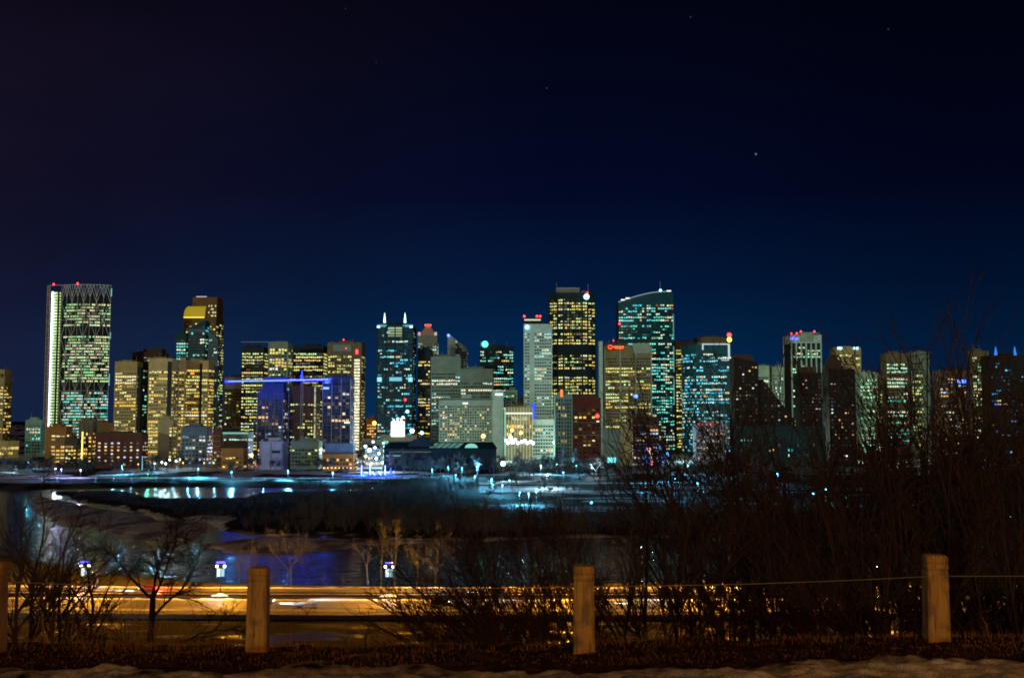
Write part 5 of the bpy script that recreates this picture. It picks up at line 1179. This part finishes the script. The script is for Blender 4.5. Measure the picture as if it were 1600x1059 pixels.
def footbridge():
    a = on(588, 742); root = empty('footbridge', (a.x, a.y, 0)); tag(root, 'small footbridge lit in deep blue at the end of the bright street', 'footbridge')
    blue = lamp_mat('bridge_blue', (.03, .06, 1), 2.6); bw = lamp_mat('bridge_white', (.5, .6, 1), 2.2); L2 = 13
    mb = MB()
    for i in range(12):
        x0, x1 = -L2 + 2 * L2 * i / 12, -L2 + 2 * L2 * (i + 1) / 12; z = lambda x: 1.6 * (1 - (x / L2) ** 2) - .6
        mb.v += [(x0, -1.6, z(x0)), (x1, -1.6, z(x1)), (x1, 1.6, z(x1)), (x0, 1.6, z(x0)), (x0, -1.6, z(x0) - .5), (x1, -1.6, z(x1) - .5), (x1, 1.6, z(x1) - .5), (x0, 1.6, z(x0) - .5)]
        k = 8 * i; mb.f += [(k, k + 1, k + 2, k + 3), (k + 4, k + 5, k + 1, k), (k + 7, k + 6, k + 5, k + 4)]
    mb.build('deck', wall_mat('steel'), root)
    for y in (-1.7, 1.7): MB().tube([(-L2 + 2 * L2 * i / 12, y, 1.6 * (1 - ((-1 + i / 6)) ** 2) + .5) for i in range(13)], .28, 5).build('railing_light', blue, root)
    MB().tube([(-L2 + 2 * L2 * i / 12, -1.8, 1.6 * (1 - ((-1 + i / 6)) ** 2) - .8) for i in range(13)], .3, 5).build('deck_light', blue, root)
    for i, (x, h) in enumerate(((-12, 8.5), (-5, 8.8), (7.5, 8), (12, 6))): MB().tube([(x, -1.8, 0), (x, -1.8, h)], .40, 5).build('light_pole', bw if i < 3 else blue, root)
    for x in (-3, 2): MB().tube([(x, -2, 3.2), (x + 1, -2, 1.6), (x + 2.4, -2, -.5), (x + 3, -2, -2.2)], .45, 5).build('light_arc', bw, root)
    for x in (-9, 0, 9): add_light('bridge_light', (a.x + x, a.y - 4.5, 3.0), 60000, (.015, .08, 1), .5)
footbridge()

# ------------------------------------------------------------------ Christmas lights in the park
def christmas():
    pink, blue, yel, red, grn, wht = (lamp_mat('string_' + n, c, s) for n, c, s in (('pink', (1, .35, .42), 2.6), ('blue', (.06, .26, 1), 4.5), ('yellow', (1, .80, .25), 2.6), ('red', (1, .03, .02), 4.5), ('green', (.05, 1, .12), 4.0), ('white', (.6, .8, 1), 4.5)))
    needle = mat('needles', (.020, .045, .025), .9, .3, 1)
    rng = random.Random(77)
    def conifer(u, vt, vb, label, col, wide=.30):
        p = on(u, vb); h = at(u, vt, p.y).z; root = empty('lit_spruce', (p.x, p.y, 0)); tag(root, label, 'tree', None)
        MB().tube([(0, 0, -.5), (0, 0, h * .95)], [.28, .05], 6).build('trunk', BARK, root)
        mb = MB(); n = 260
        for i in range(n):
            t = rng.random() ** .8; z = h * (.06 + .92 * t); R_ = h * wide * (1 - t) * rng.uniform(.4, 1) + .15; a = rng.uniform(0, 6.28); w = .5 * (1.2 - t)
            c, s = math.cos(a), math.sin(a); mb.v += [(0, 0, z + .3), (c * R_ - s * w, s * R_ + c * w, z - .35), (c * R_ * 1.08, s * R_ * 1.08, z - .1), (c * R_ + s * w, s * R_ - c * w, z - .35)]; k = len(mb.v); mb.f.append((k - 4, k - 3, k - 2, k - 1))
        mb.build('crown', needle, root)
        mb = MB()
        for i in range(95):
            t = i / 95; z = h * (.05 + .93 * t); R_ = h * wide * (1 - t) * 1.05 + .15; a = i * 1.9 + rng.uniform(-.3, .3); mb.ball((math.cos(a) * R_, math.sin(a) * R_, z), .21, 4, 3)
        tag(mb.build('light_string', col, root), None, None, None, 'stuff')
    conifer(971, 695, 722, 'blue-lit spruce right of the pink light loops', blue); conifer(990, 687, 719, 'tallest spruce in icy blue and white lights, at the middle', wht, .24)
    conifer(1010, 698, 727, 'blue-lit spruce left of the slanting yellow light bar', blue); conifer(1032, 694, 725, 'rightmost tall blue-lit spruce', blue, .24); conifer(1043, 706, 722, 'small dim blue spruce at the right end of the Christmas lights', blue, .4)
    conifer(981, 709, 719, 'small green-lit tree beside the red light train', grn, .35)
    def wire(u, v, name, label, curves):
        p = on(u, v); root = empty(name, (p.x, p.y, 0)); tag(root, label, 'light figure')
        k = p.y / F; parts = {}
        for part, m, pts in curves: MB().tube([((x - u) * k, 0, (v - y) * k) for x, y in pts], .26, 5).build(part, m, root)
    loop = lambda cx, cy, rx, ry, a0=0, a1=6.28, n=14: [(cx + rx * math.cos(a0 + (a1 - a0) * i / n), cy + ry * math.sin(a0 + (a1 - a0) * i / n)) for i in range(n + 1)]
    wire(953, 722, 'light_sculpture', 'pink light loops on a yellow glowing stem', [('loop', pink, loop(956, 700, 5, 4)), ('loop', pink, loop(962, 698, 6, 3)), ('loop', pink, loop(967, 696, 4, 3, 2.5, 7)), ('stem', yel, [(953, 722), (954, 706)]), ('stem', yel, [(957, 721), (953, 714)]), ('loop', yel, loop(948, 719, 5, 3))])
    wire(994, 720, 'light_train', 'long low red light train at the foot of the tall lit spruce', [('train_outline', red, [(983, 719), (990, 718), (1002, 719), (1004, 716), (990, 716), (985, 719)]), ('train_outline', red, [(986, 720), (1003, 720.5)]), ('wheel_light', red, loop(988, 720, 1.4, 1)), ('wheel_light', red, loop(999, 720, 1.4, 1))])
    wire(996, 716, 'light_star', 'tangle of yellow star lights in front of the tall lit spruce', [('star_ray', yel, [(988, 713), (1004, 706)]), ('star_ray', yel, [(990, 706), (1003, 714)]), ('star_ray', yel, [(997, 704), (996, 716)]), ('star_ray', wht, [(991, 709), (1000, 711)])])
    wire(996, 700, 'light_bow', 'small pink light bow high beside the tall lit spruce', [('loop', pink, loop(996, 693, 2.6, 2.6)), ('loop', pink, loop(998, 697, 1.8, 1.8)), ('stem', pink, [(996, 722), (996, 697)])])
    wire(1016, 727, 'light_wand', 'slanting yellow light bar with pink loops and a red foot', [('bar', yel, [(1014, 703), (1020, 721)]), ('loop', pink, loop(1014, 702, 3, 2)), ('foot', red, loop(1019, 723, 2.2, 1.4)), ('stem', red, [(1019, 723), (1018, 727)])])
    for x, c in ((960, (1, .4, .5)), (990, (.3, .5, 1)), (1012, (.3, .4, 1)), (1035, (.1, .3, 1))):
        p = on(x, 724); add_light('christmas_glow', (p.x, p.y - 5, 4), 2200, c, .6)
    for x, lab in ((729, 'tiny lit wooden hut with warm windows below the market hall'),):
        p = on(x, 729); root = empty('hut', tuple(p)); tag(root, lab, 'hut'); MB().box(-4, 4, 0, 5, -.3, 4).build('wall', wall_mat('orange_brick'), root)
        mb = MB(); mb.v = [(-4.6, -.6, 4), (4.6, -.6, 4), (4.6, 5.6, 4), (-4.6, 5.6, 4), (0, -.6, 7), (0, 5.6, 7)]; mb.f = [(0, 1, 4), (3, 5, 2), (0, 4, 5, 3), (1, 2, 5, 4)]; mb.build('roof', wall_mat('brown'), root)
        for s in (-2.6, .4): MB().box(s, s + 2.2, -.15, -.02, 1.2, 3.2).build('window', BEACON['amber'], root)
christmas()

# ------------------------------------------------------------------ foreground: posts, cable, grass
def ground_z(x, y):
    return float(terrain_fields(np.array([[x]], float), np.array([[y]], float))[0][0, 0])
def wood_mat():
    m = bpy.data.materials.new('weathered_post'); m.use_nodes = True; nt = m.node_tree; bs = nt.nodes['Principled BSDF']; bs.inputs['Roughness'].default_value = .85
    tc = nt.nodes.new('ShaderNodeTexCoord'); mp = nt.nodes.new('ShaderNodeMapping'); mp.inputs['Scale'].default_value = (9, 9, 1.1); nt.links.new(tc.outputs['Object'], mp.inputs[0])
    n = nt.nodes.new('ShaderNodeTexNoise'); n.inputs['Scale'].default_value = 2.2; n.inputs['Detail'].default_value = 7; n.inputs['Distortion'].default_value = .5; nt.links.new(mp.outputs[0], n.inputs['Vector'])
    n2 = nt.nodes.new('ShaderNodeTexNoise'); n2.inputs['Scale'].default_value = 6; n2.inputs['Detail'].default_value = 6; nt.links.new(tc.outputs['Object'], n2.inputs['Vector'])
    c = ramp(nt, n.outputs[0], [(.28, (.070, .030, .004)), (.45, (.165, .080, .010)), (.7, (.23, .122, .018))])
    st = ramp(nt, n2.outputs[0], [(.36, .45), (.52, 1.0)])
    n3 = nt.nodes.new('ShaderNodeTexNoise'); n3.inputs['Scale'].default_value = 5; n3.inputs['Detail'].default_value = 2; mp3 = nt.nodes.new('ShaderNodeMapping'); mp3.inputs['Scale'].default_value = (11, 11, .45)
    nt.links.new(tc.outputs['Object'], mp3.inputs[0]); nt.links.new(mp3.outputs[0], n3.inputs['Vector'])
    crack = ramp(nt, n3.outputs[0], [(.655, 1.0), (.69, .25)])
    oi = nt.nodes.new('ShaderNodeObjectInfo'); mp.inputs['Location'].default_value = (0, 0, 0)
    ad = nt.nodes.new('ShaderNodeVectorMath'); ad.operation = 'ADD'; nt.links.new(tc.outputs['Object'], ad.inputs[0]); nt.links.new(oi.outputs['Location'], ad.inputs[1])
    for q in (mp, mp3): nt.links.new(ad.outputs[0], q.inputs[0])
    nt.links.new(ad.outputs[0], n2.inputs['Vector'])
    nt.links.new(mixc(nt, 1.0, mixc(nt, 1.0, c, st, 'MULTIPLY'), crack, 'MULTIPLY'), bs.inputs['Base Color'])
    bn = nt.nodes.new('ShaderNodeBump'); bn.inputs['Strength'].default_value = .5; bn.inputs['Distance'].default_value = .01; nt.links.new(n.outputs[0], bn.inputs['Height']); nt.links.new(bn.outputs[0], bs.inputs['Normal'])
    return m
POSTM = wood_mat()
def square_rings(rings, m, name, root, bev=.012):
    """a square post turned from bevelled rings: (half width, z)"""
    mb = MB()
    for i, (w, z) in enumerate(rings):
        b = bev
        mb.v += [(-w + b, -w, z), (w - b, -w, z), (w, -w + b, z), (w, w - b, z), (w - b, w, z), (-w + b, w, z), (-w, w - b, z), (-w, -w + b, z)]
        if i:
            a = 8 * (i - 1); c = 8 * i
            for q in range(8): mb.f.append((a + q, a + (q + 1) % 8, c + (q + 1) % 8, c + q))
    mb.f.append(tuple(range(8 * (len(rings) - 1), 8 * len(rings))))
    return mb.build(name, m, root)
post_top = []
def fence_post(u, vt, vb, w, label, rz=0.0, lean=0.0):
    d = ray(u, vb); Y = 10.3
    for _ in range(30):                                  # walk to where the line of sight meets the ground
        p = at(u, vb, Y); g = ground_z(p.x, Y + .12); Y = min(11.05, Y + (p.z - g) / .17 * .6)
    p = at(u, vb, Y); h = at(u, vt, Y).z - p.z; k = w * Y / F / 2
    root = empty('fence_post', (p.x, Y + k, p.z - .02), R(rz)); root.rotation_euler[1] = R(lean); tag(root, label, 'fence post', 'wooden posts of the cable fence')
    square_rings([(k * 1.06, -.35), (k * 1.05, .02), (k * .97, h * .80), (k * .95, h * .835)], POSTM, 'shaft', root)
    square_rings([(k * .86, h * .830), (k * .86, h * .848)], POSTM, 'groove', root, .006)
    square_rings([(k * .95, h * .845), (k * .985, h * .855), (k * .985, h * .900), (k * .93, h * .908)], POSTM, 'collar', root)
    square_rings([(k * .90, h * .905), (k * .90, h * .916)], POSTM, 'groove', root, .006)
    square_rings([(k * .94, h * .914), (k * .985, h * .925), (k * .985, h * .972), (k * .86, h)], POSTM, 'cap', root, .02)
    post_top.append((p.x, Y + k, p.z, h)); return root
fence_post(-18, 877, 1001, 30, 'wooden post cut by the left edge of the photo')
fence_post(399, 885, 1008, 30.5, 'stained wooden post standing before the lit road, second from the left', 1.5)
fence_post(914, 882, 1021, 32.5, 'smooth wooden post at the left edge of the dense bushes, third from the left', -4)
fence_post(1470, 865, 1005, 32.5, 'rightmost wooden post in front of the tall bushes', -3, .3)
def cables():
    cm = mat('cable_steel', (.075, .055, .04), .55, .2, 20)
    ends = [(post_top[i], post_top[i + 1]) for i in range(3)]
    a = post_top[3]; ends.append((a, (a[0] + 3.55, a[1] - .1, a[2] + .08, a[3])))
    labs = ['sagging dark cable between the left-edge post and the second post', 'thin cable between the second and third wooden posts', 'thin cable from the third post across the bushes to the rightmost post', 'thin cable running right from the rightmost post out of the photo']
    for (p, q), lab in zip(ends, labs):
        A = Vector((p[0], p[1] + .0, p[2] + p[3] * .735)); B = Vector((q[0], q[1], q[2] + q[3] * .735)); pts = []
        for i in range(25):
            t = i / 24; c = A.lerp(B, t); c.z -= .022 * 4 * t * (1 - t); pts.append(tuple(c))
        o = MB().tube(pts, .0048, 6).build('fence_cable', cm); tag(o, lab, 'cable', 'cables of the post fence')
cables()

def dry_grass():
    rng = random.Random(12); V = []; Fq = []; N = 30000
    xs = np.array([rng.uniform(-7.2, 7.2) for _ in range(N)]); ys = np.array([10.15 + 2.6 * rng.random() ** .8 for _ in range(N)])
    clump = fbm(xs * .8, ys * .8, 51)
    z = terrain_fields(xs[None], ys[None])[0][0]
    for i in range(N):
        x, y = xs[i], ys[i]; c = clump[i]
        if rng.random() > .25 + 1.3 * max(0, c - .25): continue
        tall = (.022 if y < 11.1 else .050) * rng.uniform(.5, 1.5) * (.5 + c)
        if y > 11.6 and rng.random() < .05: tall *= 2.4
        if x < -3.6 and y > 11.4 and rng.random() < .10: tall = rng.uniform(.3, .62)
        if -2.75 < x < -2.0 and y > 11.4 and rng.random() < .06: tall = rng.uniform(.2, .36)
        if x > 4.7 and y > 11 and rng.random() < .04: tall = rng.uniform(.15, .3)
        a = rng.uniform(0, 6.28); w = .0018 + .0025 * rng.random(); lx, ly = rng.gauss(0, .35) * tall, rng.gauss(0, .35) * tall
        dx, dy = math.cos(a) * w, math.sin(a) * w; n = len(V)
        V += [(x - dx, y - dy, z[i] - .01), (x + dx, y + dy, z[i] - .01), (x + lx * .4 + dx * .8, y + ly * .4 + dy * .8, z[i] + tall * .6), (x + lx * .4 - dx * .8, y + ly * .4 - dy * .8, z[i] + tall * .6), (x + lx, y + ly, z[i] + tall)]
        Fq += [(n, n + 1, n + 2, n + 3), (n + 3, n + 2, n + 4)]
    me = bpy.data.meshes.new('dry_grass'); me.from_pydata(V, [], Fq); me.update()
    me.materials.append(mat('straw', (.095, .050, .018), .9, .5, 4))
    o = bpy.data.objects.new('dry_grass', me); COL.objects.link(o); tag(o, 'short dry brown grass along the foot of the fence', 'grass', None, 'stuff')
dry_grass()

# ------------------------------------------------------------------ foreground: the spreading tree, saplings and tall willow shrubs
def place_root(u, Y): 
    p = at(u, 900, Y); return Vector((p.x, Y, ground_z(p.x, Y)))
def spreading_tree():
    rng = random.Random(61); p = place_root(237, 33); h = at(237, 818, 33).z - p.z
    root = empty('spreading_tree', tuple(p)); tag(root, 'dark spreading bare tree on the slope left of the second post', 'tree')
    hf = at(237, 935, 33).z - p.z                        # where the trunk forks
    tr = MB(); tr.tube([(0, 0, -.4), (-.03, 0, hf * .5), (.05, 0, hf)], [.13, .11, .09], 8); tr.build('trunk', BARK_DARK, root, True)
    cr = MB(); spec = [(8, .13, .030, 17, (.4, 1.1), .50, 5, .011, .2), (5, .17, .015, 9, (.4, 1.0), .5, 4, .008), (4, .2, 0, 4, (.4, 1.0), .5, 3, .005), (3, .2, 0, 0, (0, 0), 0, 3, .004)]
    for ax, az, l, z0 in ((-.95, .75, 2.0, .75), (-.35, 1, 2.2, 1.0), (.25, 1, 2.3, 1.0), (.8, .9, 1.9, .9), (1.0, .55, 2.0, .7), (-1.0, .35, 1.7, .62), (.05, 1, 2.5, .98)):
        grow(cr, rng, Vector((.02, 0, hf * z0)), unit(Vector((ax * 1.35, rng.uniform(-.6, .6), az))), l * 1.02 * (1 + .35 * abs(ax)), .048, 0, spec)
    cr.build('crown', BARK_DARK, root, True)
spreading_tree()

def sapling(u, Y, vt, seed, label, lean=0.0, side=1.0):
    rng = random.Random(seed); p = place_root(u, Y); h = at(u, vt, Y).z - p.z; root = empty('sapling', tuple(p)); tag(root, label, 'tree')
    tr = MB(); L2 = Vector((lean, 0, 1)); top = L2 * (h * .62)
    tr.tube([(0, 0, -.3), tuple(L2 * (h * .3) + Vector((.04, 0, 0))), tuple(top)], [.042, .032, .022], 6); tr.build('trunk', BARK_DARK, root, True)
    cr = MB(); spec = [(7, .09, .05, 10, (.3, .75), .5, 4, .006, .1), (4, .13, .03, 5, (.3, .8), .5, 3, .0045), (3, .15, .02, 0, (0, 0), 0, 3, .0035)]
    grow(cr, rng, top, unit(L2), h * .40, .026, 0, spec)
    for i in range(6):
        t = rng.uniform(.30, .62); a = rng.choice((-1, 1)) * rng.uniform(.35, .8); grow(cr, rng, L2 * (h * t), unit(Vector((math.sin(a), rng.uniform(-.5, .5), math.cos(a)))), h * rng.uniform(.24, .42), .022, 0, spec)
    cr.build('crown', BARK_DARK, root, True)
sapling(18, 15.5, 800, 1, 'thin dark sapling just right of the left-edge post', .05)
sapling(44, 17, 772, 2, 'forked dark sapling second from the left-edge post', .03)
sapling(74, 16.5, 790, 3, 'dark sapling with long side branches, third from the left-edge post', .06)
sapling(98, 19, 815, 4, 'slender dark sapling left of the first road lamp', -.02)
sapling(128, 18, 838, 5, 'shorter dark sapling in front of the first road lamp', .10)

def shrub_mesh(seed, stems, h, lean, spread, twig=1.0):
    """many slim arching stems from one stool; lean = sideways drift, spread = opening of the fan"""
    rng = random.Random(seed); mb = MB()
    spec = [(10, .06, .012, int(9 * twig), (.25, .65), .34, 4, .007, .47), (4, .12, .035, int(5 * twig), (.3, .8), .46, 3, .0045), (3, .14, .03, 0, (0, 0), 0, 3, .0034)]
    for i in range(stems):
        a = rng.gauss(lean, spread); d = unit(Vector((math.sin(a), rng.gauss(0, .25), math.cos(a))))
        thick = rng.random() < .45
        grow(mb, rng, Vector((rng.gauss(0, .34), rng.gauss(0, .3), -.3)), d, h * rng.uniform(.6, 1.08), rng.uniform(.032, .05) if thick else rng.uniform(.014, .024), 0, spec)
    return to_mesh(mb, 'stems', BARK_DARK)
THICK[0] = 1.5
SH = {'fan': [shrub_mesh(s, 19, 5.0, -.10, .48, 1.0) for s in (201, 202)], 'up': [shrub_mesh(s, 17, 5.0, -.06, .26, 1.3) for s in (211, 212, 213)], 'left': [shrub_mesh(221, 24, 5.0, -.72, .30, 1.2), shrub_mesh(222, 21, 5.0, -.36, .26, 1.3)]}
THICK[0] = 1.0
def shrub(u, Y, vt, kind, i, label, sx=1.0, rz=0.0):
    p = place_root(u, Y); h = at(u, vt, Y).z - p.z; s = h / 5.0
    r = root_obj('willow_shrub', [('stems', SH[kind][i])], tuple(p), label, 'shrub', 'bare willow shrubs behind the fence'); r.scale = (s * sx, s, s); r.rotation_euler[2] = rz; return r
for i, a in enumerate((
    (905, 16.0, 815, 'left', 0, 'bare shrub arching low to the left of the third post over the road', 1.3), (880, 19.5, 770, 'left', 1, 'brownish bare shrub rising behind and left of the third post', 1.0),
    (835, 24.0, 800, 'up', 0, 'upright tawny shrub farthest left in the bushes, before the dark wood', 1.1), (950, 18.0, 745, 'fan', 0, 'fan-shaped shrub just right of the third post', .9),
    (1050, 16.5, 735, 'fan', 1, 'wide fan shrub filling the middle between the third post and the red glow', .9),
    (1105, 21.0, 640, 'up', 2, 'shrub whose tips reach the curved teal building', .9), 
    (1195, 20.0, 590, 'left', 1, 'tall shrub leaning left across the dark stepped apartments', .8), (1245, 17.0, 690, 'fan', 1, 'shrub centred below the white finned tower', .85),
    (1300, 22.0, 585, 'up', 0, 'upright shrub crossing the dark pyramid-roofed apartment tower', 1.0), (1330, 15.5, 735, 'fan', 0, 'low spreading shrub left of the rightmost post', .9),
    (1385, 19.0, 580, 'up', 1, 'tall shrub crossing the green ribbon-windowed tower', .9), (1420, 16.5, 640, 'left', 1, 'leaning shrub right behind the rightmost post', .8),
    (1470, 21.0, 520, 'up', 2, 'very tall slim shrub rising above the rightmost post into the sky', .75), (1510, 17.0, 560, 'fan', 1, 'broad dense shrub just right of the rightmost post', .8),
    (1550, 20.0, 505, 'up', 0, 'tallest shrub of all, near the right edge, against the sky', .75), (1600, 18.0, 530, 'up', 1, 'tall dense shrub at the right edge of the photo', .85), (1640, 16.0, 600, 'left', 1, 'shrub entering from beyond the right edge with stems leaning in', .9),
    (1565, 17.5, 640, 'left', 1, 'mid-height shrub filling the gap before the blue-lit frame at the right', .9), (1622, 21.0, 560, 'fan', 1, 'large shrub half cut by the right edge of the photo', .9), (1400, 14.6, 800, 'left', 0, 'low shrub whose stems sweep left over the cable near the rightmost post', .9),
    (1580, 15.0, 745, 'fan', 0, 'low tangled shrub in the bottom right corner behind the cable', .9),)):
    shrub(*a[:6], a[6], rz=(.0, 3.14)[i % 2] if a[3] in ('fan', 'up') else 0)
